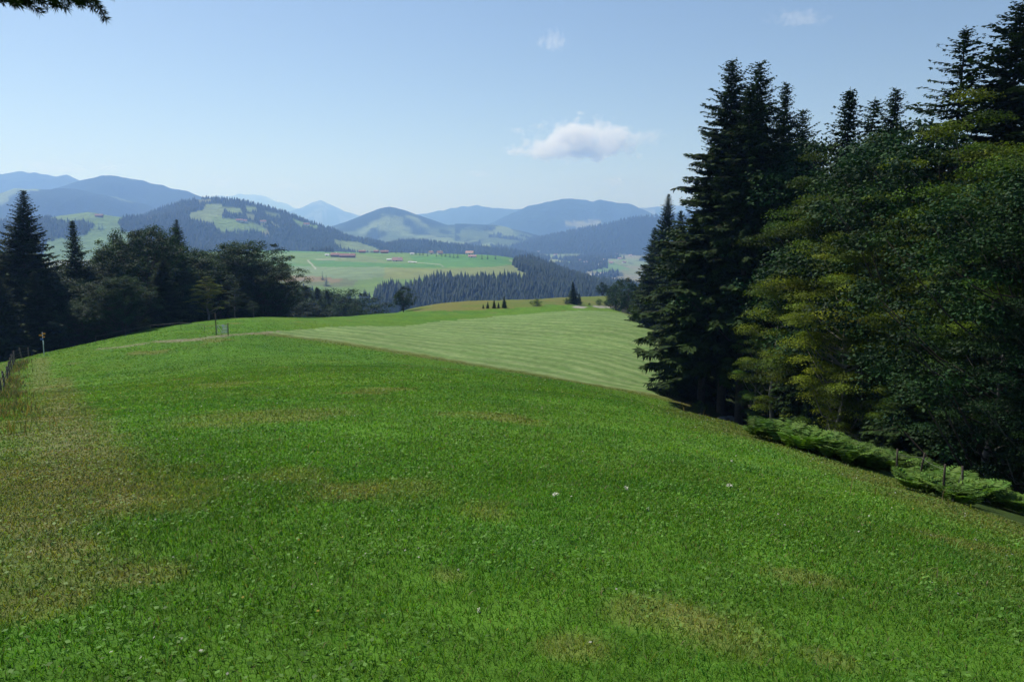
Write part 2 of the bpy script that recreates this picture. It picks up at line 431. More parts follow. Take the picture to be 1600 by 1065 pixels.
def mat_simple(name, col, rough=.85, var=.25, scale=6.0, bump=.0, spec=.2):
    m, n, l, b = new_mat(name, rough, spec)
    tc = n.new("ShaderNodeTexCoord"); nz = n.new("ShaderNodeTexNoise"); nz.inputs["Scale"].default_value = scale
    nz.inputs["Detail"].default_value = 5
    l.new(tc.outputs["Object"], nz.inputs["Vector"])
    mx = n.new("ShaderNodeMix"); mx.data_type = 'RGBA'
    mx.inputs[6].default_value = (*[c * (1 - var) for c in col], 1); mx.inputs[7].default_value = (*[min(1, c * (1 + var)) for c in col], 1)
    l.new(nz.outputs[0], mx.inputs[0]); l.new(mx.outputs[2], b.inputs["Base Color"])
    if bump:
        bp = n.new("ShaderNodeBump"); bp.inputs["Strength"].default_value = bump; bp.inputs["Distance"].default_value = .05
        l.new(nz.outputs[0], bp.inputs["Height"]); l.new(bp.outputs[0], b.inputs["Normal"])
    return m

def mat_land(name, s1, s2, bump, dist, amp=.35):
    m, n, l, b = new_mat(name, .95, .05)
    at_ = n.new("ShaderNodeAttribute"); at_.attribute_name = "land"
    ge = n.new("ShaderNodeNewGeometry")
    z1 = n.new("ShaderNodeTexNoise"); z1.inputs["Scale"].default_value = s1; z1.inputs["Detail"].default_value = 6; z1.inputs["Roughness"].default_value = .65
    z2 = n.new("ShaderNodeTexNoise"); z2.inputs["Scale"].default_value = s2; z2.inputs["Detail"].default_value = 4
    l.new(ge.outputs["Position"], z1.inputs["Vector"]); l.new(ge.outputs["Position"], z2.inputs["Vector"])
    mr = n.new("ShaderNodeMapRange"); mr.inputs[1].default_value = .3; mr.inputs[2].default_value = .7
    mr.inputs[3].default_value = 1 - amp; mr.inputs[4].default_value = 1 + amp
    l.new(z1.outputs[0], mr.inputs[0])
    vm = n.new("ShaderNodeVectorMath"); vm.operation = 'SCALE'
    l.new(at_.outputs["Color"], vm.inputs[0]); l.new(mr.outputs[0], vm.inputs["Scale"])
    l.new(vm.outputs[0], b.inputs["Base Color"])
    bp = n.new("ShaderNodeBump"); bp.inputs["Strength"].default_value = bump; bp.inputs["Distance"].default_value = dist
    l.new(z2.outputs[0], bp.inputs["Height"]); l.new(bp.outputs[0], b.inputs["Normal"])
    return m

def tag(o, label=None, cat=None, group=None, kind=None):
    if label: o["label"] = label
    if cat: o["category"] = cat
    if group: o["group"] = group
    if kind: o["kind"] = kind
    return o

def mesh_np(name, verts, faces, mats=(), parent=None, smooth=False, colors=None, fmat=None, link=True, cname="land"):
    """faces: (n,3) or (n,4) int array"""
    verts = np.asarray(verts, np.float32); faces = np.asarray(faces, np.int32)
    me = bpy.data.meshes.new(name)
    k = faces.shape[1]
    me.vertices.add(len(verts)); me.vertices.foreach_set("co", verts.ravel())
    me.loops.add(faces.size); me.loops.foreach_set("vertex_index", faces.ravel())
    me.polygons.add(len(faces)); me.polygons.foreach_set("loop_start", np.arange(0, faces.size, k, dtype=np.int32))
    if smooth: me.polygons.foreach_set("use_smooth", np.ones(len(faces), bool))
    for m in mats: me.materials.append(m)
    if fmat is not None: me.polygons.foreach_set("material_index", np.asarray(fmat, np.int32))
    if colors is not None:
        a = me.color_attributes.new(cname, 'FLOAT_COLOR', 'POINT')
        cc = np.ones((len(verts), 4), np.float32); cc[:, :3] = colors
        a.data.foreach_set("color", cc.ravel())
    me.update(calc_edges=True)
    o = bpy.data.objects.new(name, me)
    if link: COL.objects.link(o)
    if parent: o.parent = parent
    return o

# ------------------------------------------------------------------ the land, one seamless sheet cut into named stretches
def build_land():
    a0 = np.linspace(-.74, .74, 900)
    side = np.linspace(.74, math.pi, 46)[1:]
    ang = np.concatenate([-side[::-1], a0, side[:-1]])
    rad = np.concatenate([[.02], np.exp(np.linspace(math.log(.6), math.log(20500), 800))])
    A, R = np.meshgrid(ang, rad)
    X = np.sin(A) * R; Yv = np.cos(A) * R
    h, rid = height(X.ravel(), Yv.ravel(), True)
    col = land_color(X.ravel(), Yv.ravel(), h, rid)
    V = np.stack([X.ravel(), Yv.ravel(), h], -1)
    na = len(ang); nr = len(rad)
    j, i = np.meshgrid(np.arange(nr - 1), np.arange(na), indexing='ij')
    i2 = (i + 1) % na
    Fq = np.stack([j * na + i, j * na + i2, (j + 1) * na + i2, (j + 1) * na + i], -1).reshape(-1, 4)
    Fq = Fq[:, ::-1]
    cx = V[Fq].mean(1); rr = np.hypot(cx[:, 0], cx[:, 1]); fr = rid[Fq[:, 0]]
    hay = in_poly(cx[:, 0], cx[:, 1], hay_poly) & (rr < 300)
    lab = np.where(rr > 470, 2, 0); lab = np.where(hay, 1, lab)
    kinds = np.array([0 if r[0] == "hill" else 1 for r in RIDGES])
    lab = np.where((fr >= 0) & (rr > 470), 3 + kinds[np.maximum(fr, 0)], lab)
    names = ["meadow", "hay_field", "valley", "hills", "mountains"]
    mats = [mat_land("meadow_ground", 2.5, 9, .6, .08, .3), mat_land("hay_ground", 1.2, 5, .8, .12, .3), mat_land("valley_ground", .03, .05, .4, 4, .2),
            mat_land("hill_ground", .02, .06, .9, 14, .3), mat_land("mountain_ground", .004, .012, .8, 40, .3)]
    for k, nm in enumerate(names):
        f = Fq[lab == k]
        if not len(f): continue
        u, inv = np.unique(f, return_inverse=True)
        o = mesh_np(nm, V[u], inv.reshape(-1, 4), [mats[k]], smooth=True, colors=col[u])
        tag(o, kind="structure")
build_land()

#@@MORE@@
# ------------------------------------------------------------------ foliage materials
def mat_leaf(name, col, rough=.55, trans=.35, spec=.3, var=.3, attr=True):
    m, n, l, b = new_mat(name, rough, spec)
    oi = n.new("ShaderNodeObjectInfo")
    mr = n.new("ShaderNodeMapRange"); mr.inputs[3].default_value = 1 - var; mr.inputs[4].default_value = 1 + var
    l.new(oi.outputs["Random"], mr.inputs[0])
    vm = n.new("ShaderNodeVectorMath"); vm.operation = 'SCALE'
    if attr:
        a = n.new("ShaderNodeAttribute"); a.attribute_name = "leaf"
        mu = n.new("ShaderNodeVectorMath"); mu.operation = 'MULTIPLY'; mu.inputs[1].default_value = col
        l.new(a.outputs["Color"], mu.inputs[0]); l.new(mu.outputs[0], vm.inputs[0])
    else:
        vm.inputs[0].default_value = col
    l.new(mr.outputs[0], vm.inputs["Scale"])
    l.new(vm.outputs[0], b.inputs["Base Color"])
    tr = n.new("ShaderNodeBsdfTranslucent")
    t2 = n.new("ShaderNodeVectorMath"); t2.operation = 'MULTIPLY'; t2.inputs[1].default_value = (1.05, 1.15, .4)
    l.new(vm.outputs[0], t2.inputs[0]); l.new(t2.outputs[0], tr.inputs["Color"])
    ms = n.new("ShaderNodeMixShader"); ms.inputs[0].default_value = trans
    l.new(b.outputs[0], ms.inputs[1]); l.new(tr.outputs[0], ms.inputs[2])
    l.new(ms.outputs[0], n["Material Output"].inputs[0])
    return m

M = {
    "spruce": mat_leaf("spruce_needles", (.021, .043, .013), .75, .18, .08, .25),
    "beech": mat_leaf("beech_leaves", (.050, .094, .012), .65, .36, .12, .3),
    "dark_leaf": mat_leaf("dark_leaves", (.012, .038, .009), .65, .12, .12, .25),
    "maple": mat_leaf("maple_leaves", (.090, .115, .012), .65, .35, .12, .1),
    "warm": mat_leaf("sunlit_beech_leaves", (.088, .128, .013), .65, .38, .12, .15),  # lighter, warmer beech copy: sunlight put into the leaf colour
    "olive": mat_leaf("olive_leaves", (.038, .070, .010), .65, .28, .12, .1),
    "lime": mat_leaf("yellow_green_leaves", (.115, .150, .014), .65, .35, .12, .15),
    "bark": mat_simple("bark", (.055, .045, .035), .95, .5, 5, .6),
    "pale_bark": mat_simple("pale_bark", (.16, .15, .13), .9, .4, 5, .4),
    "far_tree": mat_leaf("far_needles", (.010, .024, .013), .7, .1, .1, .2),
    "fern": mat_leaf("fern_fronds", (.085, .165, .03), .6, .3, .12, .1),
    "grass": mat_leaf("grass_blades", (1, 1, 1), .55, .38, .12, .0),
        "post": mat_simple("weathered_wood", (.10, .085, .07), .95, .4, 14, .5),
    "wire": mat_simple("wire_metal", (.12, .12, .115), .6, .1, 5),
    "metal": mat_simple("galvanised_metal", (.50, .53, .53), .45, .15, 9),
    "rock": mat_simple("shade_tinted_rock", (.15, .16, .17), .9, .35, 2.5, .7),  # pale stone with the spruces' shade put into its colour, darker and bluish
    "wood_wall": mat_simple("timber_wall", (.17, .07, .045), .9, .3, .6),
    "brown_wall": mat_simple("brown_timber_wall", (.13, .09, .065), .9, .3, .6),
    "white_wall": mat_simple("rendered_wall", (.75, .73, .68), .9, .08, .6),
    "roof": mat_simple("clay_tile_roof", (.30, .15, .12), .85, .25, .8),
    "roof_pale": mat_simple("pale_tile_roof", (.45, .28, .24), .85, .2, .8),
    "roof_grey": mat_simple("metal_sheet_roof", (.62, .62, .62), .6, .12, .8),
    "glass": mat_simple("dark_window_glass", (.03, .035, .04), .15, .1, 1, 0, .6),
    "yellow": mat_simple("yellow_sign_paint", (.72, .30, .02), .6, .1, 8),
    "blue": mat_simple("blue_sign_paint", (.06, .12, .35), .6, .1, 8),
    "white": mat_simple("white_sign_paint", (.75, .76, .78), .6, .1, 8),
    "petal": mat_simple("cream_petals", (.75, .74, .62), .8, .1, 30),
    "stem": mat_simple("green_stem", (.07, .13, .03), .8, .2, 30),
}

# ------------------------------------------------------------------ foliage geometry
def rhombs(p, d, side, length, width):
    """one leaf-like quad for each row: base p, direction d, half-width along side"""
    m = p + d * (length * .45)[:, None]
    s = side * (width * .5)[:, None]
    V = np.stack([p, m - s, p + d * length[:, None], m + s], 1).reshape(-1, 3)
    Fq = np.arange(len(p) * 4).reshape(-1, 4)
    return V, Fq

def unit(v): return v / (np.linalg.norm(v, axis=-1, keepdims=True) + 1e-9)

def tube(points, radii, sides=6):
    P_ = np.array(points, float); n = len(P_); V = []; Fc = []
    T = np.gradient(P_, axis=0); T = unit(T)
    up = np.array([.31, .17, .93]); 
    for i in range(n):
        a = np.cross(T[i], up if abs(T[i] @ up) < .95 else np.array([1., 0, 0])); a /= np.linalg.norm(a); b = np.cross(T[i], a)
        th = np.arange(sides) / sides * 2 * math.pi
        V.append(P_[i] + radii[i] * (np.cos(th)[:, None] * a + np.sin(th)[:, None] * b))
    V = np.concatenate(V)
    for i in range(n - 1):
        for s in range(sides):
            t = (s + 1) % sides
            Fc.append((i * sides + s, i * sides + t, (i + 1) * sides + t, (i + 1) * sides + s))
    V = np.concatenate([V, P_[-1:]]); k = len(V) - 1
    for s in range(0, sides): Fc.append(((n - 1) * sides + s, (n - 1) * sides + (s + 1) % sides, k, k))
    return V, np.array(Fc)

def join(parts):
    V = []; Fc = []; o = 0
    for v, f in parts:
        V.append(v); Fc.append(f + o); o += len(v)
    return np.concatenate(V), np.concatenate(Fc)

def fix_degenerate(me_faces):
    return me_faces

def spruce_geo(h, R, base, seed, dens=1.0, droop=.28, ragged=.25, sparse=0.0, detail=2, power=.8):
    g = np.random.default_rng(seed)
    limbs = []; Ps = []; Ds = []; Ss = []; Ls = []; Ws = []; Cs = []
    z = base * h
    lean = g.normal(0, .012, 2) * h
    while z < h * .985:
        t = (z - base * h) / (h * (1 - base))
        rr = R * (1 - t) ** power * (.72 + .28 * min(1, t * 6 + .35)) + .06
        step = (.17 + .27 * rr / R) / dens * (h / 26) ** .5
        nb = int(g.integers(5, 8))
        off = g.random() * 6.28
        for b in range(nb):
            if g.random() < sparse * (1 - t * .5): continue
            az = off + b * 6.283 / nb + g.normal(0, .22)
            L = rr * (1 + g.normal(0, ragged)); L = max(.08, min(L, rr * 1.5))
            el = .45 * t ** 1.5 - droop * (1 - t) + g.normal(0, .08)
            n = max(4, int(L * 4.6 * dens))
            s = np.linspace(.12, 1, n)
            out = L * s; zz = z + out * math.tan(el) - droop * .35 * L * s ** 2 + .22 * L * np.clip(s - .55, 0, 1) ** 1.5 + g.normal(0, .03, n)
            ca, sa = math.cos(az), math.sin(az)
            cx = lean[0] * (z / h) ** 2; cy = lean[1] * (z / h) ** 2
            P0 = np.stack([cx + ca * out, cy + sa * out, zz], 1)
            if L > .9 and detail > 1:
                k = [0, n // 2, n - 1]
                pts = np.concatenate([[[cx, cy, z - .02]], P0[k[1:]]]); limbs.append(tube(pts, [.012 + .009 * L, .008 + .004 * L, .004], 3))
            T = unit(np.gradient(P0, axis=0))
            side = np.array([-sa, ca, 0.])
            for sg in (-1, 1, 0):
                m = len(P0)
                ang = (g.uniform(.75, 1.15, m) if sg else g.uniform(-.15, .15, m))
                d = T * np.cos(ang)[:, None] + side * (np.sin(ang) * (sg if sg else 1))[:, None]
                d[:, 2] -= g.uniform(.12, .75, m) * (1 - .6 * t) * (1 if sg else .5)
                d = unit(d)
                ln = np.clip((.20 + .30 * (1 - s * .75)) * (L * .5 + .35), .12, .95) * g.uniform(.65, 1.25, m) * (1 - .25 * t ** 4)
                up = np.stack([g.normal(0, .35, m), g.normal(0, .35, m), np.ones(m)], 1)
                sd = unit(np.cross(d, up))
                tone = np.clip(g.normal(1, .18), .6, 1.5) * g.uniform(.75, 1.3, m)
                young = (s > .8).astype(float) * .35
                col = np.stack([tone * (1 + young * .9), tone * (1 + young * .7), tone * (1 - .1 * young)], 1)
                P1 = P0 + g.normal(0, .03, P0.shape)
                Ps.append(P1); Ds.append(d); Ss.append(sd); Ls.append(ln); Ws.append(ln * .40 + .06); Cs.append(col)
                if detail > 1:
                    for q in (-1, 1):
                        dd = unit(d * .75 + sd * q * .6 + np.array([0, 0, -.25]) * g.random((m, 1)))
                        Ps.append(P1 + d * (ln * .3)[:, None]); Ds.append(dd); Ss.append(unit(np.cross(dd, up))); Ls.append(ln * .62); Ws.append(ln * .20 + .025); Cs.append(col * .95)
                    if g.random() < .9:     # hanging curtain twigs
                        dd = unit(d * .35 + np.array([0, 0, -1.]) + g.normal(0, .18, (m, 3)))
                        Ps.append(P1 + d * (ln * .45)[:, None]); Ds.append(dd); Ss.append(unit(np.cross(dd, T + .3))); Ls.append(ln * .75 * (1 - .5 * t)); Ws.append(ln * .17 + .025); Cs.append(col * .8)
        z += step * g.uniform(.8, 1.2)
    # leader
    m = 14
    zz = h - np.linspace(0, .09 * h, m) * .5; az = g.random(m) * 6.28
    d = unit(np.stack([np.cos(az), np.sin(az), np.full(m, .9)], 1))
    Ps.append(np.stack([np.full(m, lean[0]), np.full(m, lean[1]), zz - .25], 1)); Ds.append(d); Ss.append(unit(np.cross(d, [0.1, .2, 1]))); Ls.append(np.linspace(.12, .38, m)); Ws.append(np.full(m, .06)); Cs.append(np.ones((m, 3)))
    V, Fc = rhombs(*[np.concatenate(a) for a in (Ps, Ds, Ss, Ls, Ws)])
    col = np.repeat(np.concatenate(Cs), 4, 0)
    r0 = .0105 * h + .02
    zs = np.array([-.6, 0, .4, .05 * h, .3 * h, .6 * h, .85 * h, h * .995])
    tp = np.stack([lean[0] * np.clip(zs / h, 0, 1) ** 2, lean[1] * np.clip(zs / h, 0, 1) ** 2, zs], 1)
    tr = tube(tp, [r0 * 1.5, r0 * 1.4, r0 * 1.05, r0 * .95, r0 * .75, r0 * .45, r0 * .2, .01], 9)
    return (V, Fc, col), join([tr] + limbs)

def broad_geo(h, R, base, seed, clumps=170, leaves=80, leaf=.17, flat=.45, shape=1.0, csize=.16, lobes=7, stems=1):
    """crown of many leaf clumps set along limbs inside an uneven envelope"""
    g = np.random.default_rng(seed)
    ch = h * (1 - base); zc = h * base + ch * .5
    lob = unit(g.normal(0, 1, (lobes, 3))); lw = g.uniform(.10, .38, lobes)
    def env(dr):
        s = .78 + sum(w * np.clip((dr @ q - .55) / .45, 0, 1) for q, w in zip(lob, lw))
        s = s - sum(.22 * np.clip((dr @ q - .7) / .3, 0, 1) for q in unit(np.random.default_rng(seed + 5).normal(0, 1, (5, 3))))
        return s
    dr = unit(g.normal(0, 1, (clumps, 3)) * [1, 1, 1])
    rad = g.uniform(.25, 1, clumps) ** .5 * env(dr)
    cz = zc + dr[:, 2] * rad * ch * .5
    tt = np.clip((cz - h * base) / ch, 0, 1)
    wid = R * (np.sin(np.clip(tt * .85 + .12, 0, 1) * math.pi) ** .6 if shape == 1.0 else np.ones(clumps))
    hr = rad * np.hypot(dr[:, 0], dr[:, 1]) * wid * 1.1
    az = np.arctan2(dr[:, 1], dr[:, 0])
    Cc = np.stack([np.cos(az) * hr, np.sin(az) * hr, cz], 1)
    top = np.argmax(Cc[:, 2])
    Vs = []; cols = []; 
    n = clumps * leaves
    ci = np.repeat(np.arange(clumps), leaves)
    cs = csize * R * g.uniform(.65, 1.35, clumps)
    offs = g.normal(0, 1, (n, 3)); offs = offs / (np.linalg.norm(offs, axis=1, keepdims=True)) * (g.random((n, 1)) ** .62)
    offs[:, 2] *= flat
    # clumps hang outwards: outer edge lower than its middle
    pos = Cc[ci] + offs * cs[ci][:, None] * [1.25, 1.25, 1]
    pos[:, 2] -= (np.hypot(offs[:, 0], offs[:, 1]) ** 2) * cs[ci] * .25
    nrm = unit(g.normal(0, .55, (n, 3)) + [0, 0, .9] + unit(offs) * .5)
    d = unit(np.cross(nrm, g.normal(0, 1, (n, 3))) + unit(np.stack([np.cos(az[ci]), np.sin(az[ci]), -.3 * np.ones(n)], 1)) * .5)
    sd = unit(np.cross(nrm, d))
    L = leaf * g.uniform(.6, 1.35, n)
    V, Fc = rhombs(pos, d, sd, L, L * .62)
    tone = (g.uniform(.5, 1.45, clumps)[ci]) * g.uniform(.7, 1.35, n)
    yel = np.clip(g.normal(.02, .25, clumps), -.25, .8)[ci]
    col = np.repeat(np.stack([tone * (1 + yel * .75), tone * (1 + yel * .35), tone * (1 - yel * .5)], 1), 4, 0)
    # limbs
    parts = []
    r0 = .013 * h + .03
    lean = g.normal(0, .03, 2) * h
    for s in range(stems):
        o = g.normal(0, .5, 2) if stems > 1 else np.zeros(2)
        zs = np.array([-.5, 0, .12, .3, .5, .65, .76]) * [1, 1, h, h, h, h, h]
        tp = np.stack([o[0] * (1 + zs / h) + lean[0] * (zs / h) ** 2 + g.normal(0, .04 * R, 7) * (zs > 1), o[1] * (1 + zs / h) + lean[1] * (zs / h) ** 2 + g.normal(0, .04 * R, 7) * (zs > 1), zs], 1)
        parts.append(tube(tp, np.array([1.5, 1.3, 1, .8, .5, .3, .1]) * r0, 8))
    for k in range(0, clumps, 2):
        c = Cc[k]; z0 = max(h * base * .8, c[2] - np.hypot(c[0], c[1]) * g.uniform(.5, 1.1)); z0 = min(z0, h * .85)
        a = np.array([lean[0] * (z0 / h) ** 2, lean[1] * (z0 / h) ** 2, z0]); mid = a * .45 + c * .55 + [0, 0, -.06 * h * g.random()]
        rr = r0 * .30 * (1 - z0 / h) + .012
        parts.append(tube([a, mid, c], [rr, rr * .6, rr * .2], 4))
    return (V, Fc, col), join(parts)

def tree_proto(name, geo, leafmat, barkmat):
    (V, Fc, col), (tv, tf) = geo
    root = bpy.data.objects.new(name, None)
    cr = mesh_np("crown", V, Fc, [leafmat], colors=col, cname="leaf", link=False)
    # split quads whose last two indices coincide
    deg = tf[:, 2] == tf[:, 3]
    good = tf[~deg]; tip = tf[deg][:, :3]
    me = bpy.data.meshes.new("trunk")
    loops = np.concatenate([good.ravel(), tip.ravel()]).astype(np.int32)
    starts = np.concatenate([np.arange(len(good)) * 4, len(good) * 4 + np.arange(len(tip)) * 3]).astype(np.int32)
    me.vertices.add(len(tv)); me.vertices.foreach_set("co", tv.astype(np.float32).ravel())
    me.loops.add(len(loops)); me.loops.foreach_set("vertex_index", loops)
    me.polygons.add(len(starts)); me.polygons.foreach_set("loop_start", starts)
    me.polygons.foreach_set("use_smooth", np.ones(len(starts), bool))
    me.materials.append(barkmat); me.update(calc_edges=True)
    tr = bpy.data.objects.new("trunk", me)
    return dict(name=name, crown=cr.data, trunk=tr.data)

def place_tree(proto, x, y, h, label, cat, group=None, w=1.0, rot=None, href=None, sink=.15, base_z=None, mat=None):
    s = h / proto["h"]
    root = bpy.data.objects.new(proto["name"], None); COL.objects.link(root)
    z = float(height(np.array([x]), np.array([y]))[0]) if base_z is None else base_z
    root.location = (x, y, z - sink); root.scale = (s * w, s * w, s)
    root.rotation_euler = (0, 0, random.random() * 6.28 if rot is None else rot)
    root.empty_display_size = .3
    for part in ("trunk", "crown"):
        c = bpy.data.objects.new(part, proto[part]); COL.objects.link(c); c.parent = root
        if part == "crown" and mat:
            c.material_slots[0].link = 'OBJECT'; c.material_slots[0].material = mat
    tag(root, label, cat, group)
    return root

def sp(name, h, R, base, seed, **k):
    d = tree_proto(name, spruce_geo(h, R, base, seed, **k), M["spruce"], M["bark"]); d["h"] = h; return d
def bl(name, h, R, base, seed, mat="beech", bark="pale_bark", **k):
    geo = broad_geo(h, R, base, seed, **k)
    d = tree_proto(name, geo, M[mat], M[bark]); d["h"] = float(geo[0][0][:, 2].max()) - .1; return d

S = [sp("spruce_tree", 29, 4.5, .16, 1, dens=1.25, ragged=.25, power=.72), sp("spruce_tree", 28, 4.2, .22, 2, dens=1.2, ragged=.28, power=.68),
     sp("spruce_tree", 24, 6.0, .03, 3, dens=1.0, ragged=.16, droop=.18, power=.82), sp("spruce_tree", 20, 4.2, .03, 4, dens=1.0, ragged=.2, power=.85),
     sp("spruce_tree", 27, 4.0, .20, 5, dens=.85, ragged=.5, sparse=.38, power=.7), sp("spruce_tree", 11, 2.6, .03, 6, dens=1.1, ragged=.22, power=.9),
     sp("spruce_tree", 26, 2.9, .52, 7, dens=1.1, ragged=.3, power=.7)]
B = [bl("beech_tree", 22, 5.2, .16, 21, clumps=105, leaves=560, leaf=.13, csize=.24, flat=.27),
     bl("beech_tree", 18, 4.6, .12, 22, clumps=90, leaves=560, leaf=.125, csize=.25, flat=.24),
     bl("broadleaf_tree", 20, 6.0, .10, 23, mat="dark_leaf", bark="bark", clumps=260, leaves=220, leaf=.18, csize=.17, flat=.5),
     bl("beech_tree", 15, 4.2, .20, 24, clumps=66, leaves=560, leaf=.115, csize=.29, flat=.20),
     bl("broadleaf_tree", 9, 3.9, .08, 25, mat="dark_leaf", bark="bark", clumps=190, leaves=90, leaf=.2, csize=.2, flat=.7, lobes=10),
     bl("broadleaf_tree", 19, 6.4, .02, 27, mat="dark_leaf", bark="bark", clumps=420, leaves=170, leaf=.235, csize=.15, flat=.65, lobes=12, shape=0),
     bl("shrub", 3, 1.9, .0, 26, clumps=60, leaves=90, leaf=.12, csize=.3, flat=.7, stems=4)]

# ------------------------------------------------------------------ trees one by one: (column in the photo, distance, top row) gives each its ground spot and height
def put(px, Y, top, proto, label, cat, group=None, w=1.0, rot=None, mat=None, dz=0):
    rx, _ = ray(px, 480); x = float(rx) * Y
    # column drift with the row is nil for a level horizon; height from the sight line to the top row
    _, rz = ray(px, top); zt = float(rz) * Y
    z = float(height(np.array([x]), np.array([Y]))[0])
    xx = float(((px - 800) / F_PX) * (Y * CP - z * SP)); 
    xt = float(((px - 800) / F_PX) * (Y * CP - zt * SP)); x = .5 * (xx + xt)
    z = float(height(np.array([x]), np.array([Y]))[0])
    return place_tree(proto, x, Y, max(zt - z, .5), label, cat, group, w, rot, mat=mat)

def put_base(px, base, top, *a, **k):
    Y = float(hit(px, base, 60, 600)[1][0])
    return put(px, Y, top, *a, **k)

GR = "trees of the dark wood on the right"
GL = "trees of the wood behind the crest on the left"
# tall spruces at the corner of the wood
put(1136, 69, 84, S[0], "tallest spruce at the left corner of the right wood, its tip highest of the pair", "spruce", GR, 1.18, .5)
put(1172, 71, 90, S[1], "tall spruce just right of the highest tip, long bare trunk showing below", "spruce", GR, 1.15, 1.7)
put(1217, 75, 122, S[0], "third tall spruce from the wood's left corner, slightly lower tip", "spruce", GR, .85, 3.1)
put(1246, 80, 165, S[1], "fourth spruce of the tall group, half hidden behind its neighbours", "spruce", GR, .95, 4.1)
put(1163, 66, 128, S[6], "spruce with a long bare grey trunk in front of the tall pair", "spruce", GR, 1.0, 2)
put(1102, 71, 195, S[4], "ragged spruce on the outer flank of the tall group, long drooping branches over the meadow", "spruce", GR, 1.25, 2.2)
put(1088, 74, 330, S[3], "shorter spruce under the tall group with low boughs reaching over the hay field", "spruce", GR, 1.15, 0)
put(1078, 78, 430, S[3], "low spruce bough-to-ground at the hay field corner", "spruce", GR, 1.2, 0)
put(1036, 150, 300, S[2], "dark conical spruce standing by the far end of the hay field", "spruce", GR, .80, 1)
put(1060, 140, 325, S[3], "spruce just right of the dark conical one by the hay field", "spruce", GR, 1.0, 2)
put(1020, 165, 352, S[3], "smaller spruce tucked behind the dark conical one by the hay field", "spruce", GR, 1.1, 3)
# skyline spruces
put(1312, 62, 130, S[3], "spruce tip rising from the wood, left one of a close pair", "spruce", GR, 1.08, 1)
put(1336, 64, 145, S[4], "spruce tip rising from the wood, right one of a close pair", "spruce", GR, 1.35, 2)
put(1382, 62, 130, S[0], "slender single spruce tip between the pair and the ragged spruce", "spruce", GR, 0.94, 3)
put(1476, 54, 36, S[4], "ragged spruce with gaps between its layered boughs against the sky", "spruce", GR, 1.25, .4)
put(1552, 50, -8, S[0], "big dense spruce whose tip touches the top of the picture", "spruce", GR, 1.5, 5)
put(1618, 52, 60, S[1], "spruce at the right edge of the picture behind the big dense one", "spruce", GR, 1.1, 5)
# broadleaf skyline and face of the wood
face = [(1280, 66, 205, 2, "round dark green crown right of the tall spruces on the skyline"), (1300, 57, 232, 0, "broadleaf crown below the close pair of spruce tips"),
        (1352, 55, 205, 2, "dark broadleaf crown under the slender single spruce tip"), (1405, 52, 200, 0, "beech crown filling the skyline left of the ragged spruce"),
        (1446, 48, 178, 2, "dark crown at the foot of the ragged spruce"), (1505, 44, 140, 0, "large olive beech crown below the big dense spruce"),
        (1568, 41, 160, 0, "large beech crown at the right edge below the big dense spruce"), (1238, 86, 225, 2, "dark crown wedged against the tall spruces' right side"),
        (1272, 53, 300, 1, "mid green beech behind the yellow-green one"), (1385, 46, 330, 0, "beech in the middle of the wood's face, leafy to the shade line"),
        (1452, 41, 340, 1, "olive beech right of the middle of the wood's face"), (1530, 36, 350, 1, "leafy beech in the lower right face of the wood"),
        (1610, 33, 250, 2, "dark leafy tree cut by the right edge of the picture")]
for px, Y, top, k, lb in face:
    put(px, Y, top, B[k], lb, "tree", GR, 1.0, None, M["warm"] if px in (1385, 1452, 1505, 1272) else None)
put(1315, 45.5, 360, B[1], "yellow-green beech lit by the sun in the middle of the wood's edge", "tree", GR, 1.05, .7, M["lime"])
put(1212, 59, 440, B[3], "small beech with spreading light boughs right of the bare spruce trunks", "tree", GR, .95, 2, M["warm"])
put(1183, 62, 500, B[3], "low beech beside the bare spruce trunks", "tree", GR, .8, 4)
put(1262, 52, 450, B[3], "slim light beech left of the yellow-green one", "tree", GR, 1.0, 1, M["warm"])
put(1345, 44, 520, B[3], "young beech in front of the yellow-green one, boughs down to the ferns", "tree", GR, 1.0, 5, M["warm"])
put(1300, 48, 540, B[3], "young beech rising straight from the ferns", "tree", GR, .9, 3)
put(1395, 40, 600, B[3], "low young beech near the short fence posts", "tree", GR, .9, 2)
put(1440, 37.5, 470, S[3], "young spruce with level boughs above the second fern patch", "spruce", GR, 1.15, 2)
put(1490, 35, 560, S[3], "young spruce right of the second fern patch", "spruce", GR, 1.15, 1)
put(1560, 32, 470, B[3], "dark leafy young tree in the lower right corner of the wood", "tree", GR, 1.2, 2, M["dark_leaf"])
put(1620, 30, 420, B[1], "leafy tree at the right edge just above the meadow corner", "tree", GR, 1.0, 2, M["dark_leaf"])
put(1405, 44, 395, S[3], "dark spruce between leafy beeches in the middle of the wood's face", "spruce", GR, 1.0, 3)
put(1268, 50.5, 395, S[3], "narrow dark spruce just left of the yellow-green beech", "spruce", GR, .8, 2)
put(1500, 38, 330, S[0], "dark spruce column in the right part of the wood's face", "spruce", GR, 1.0, 2)
put(1365, 50, 262, S[3], "spruce crown inside the wood below the slender skyline tip", "spruce", GR, 1.0, 4)
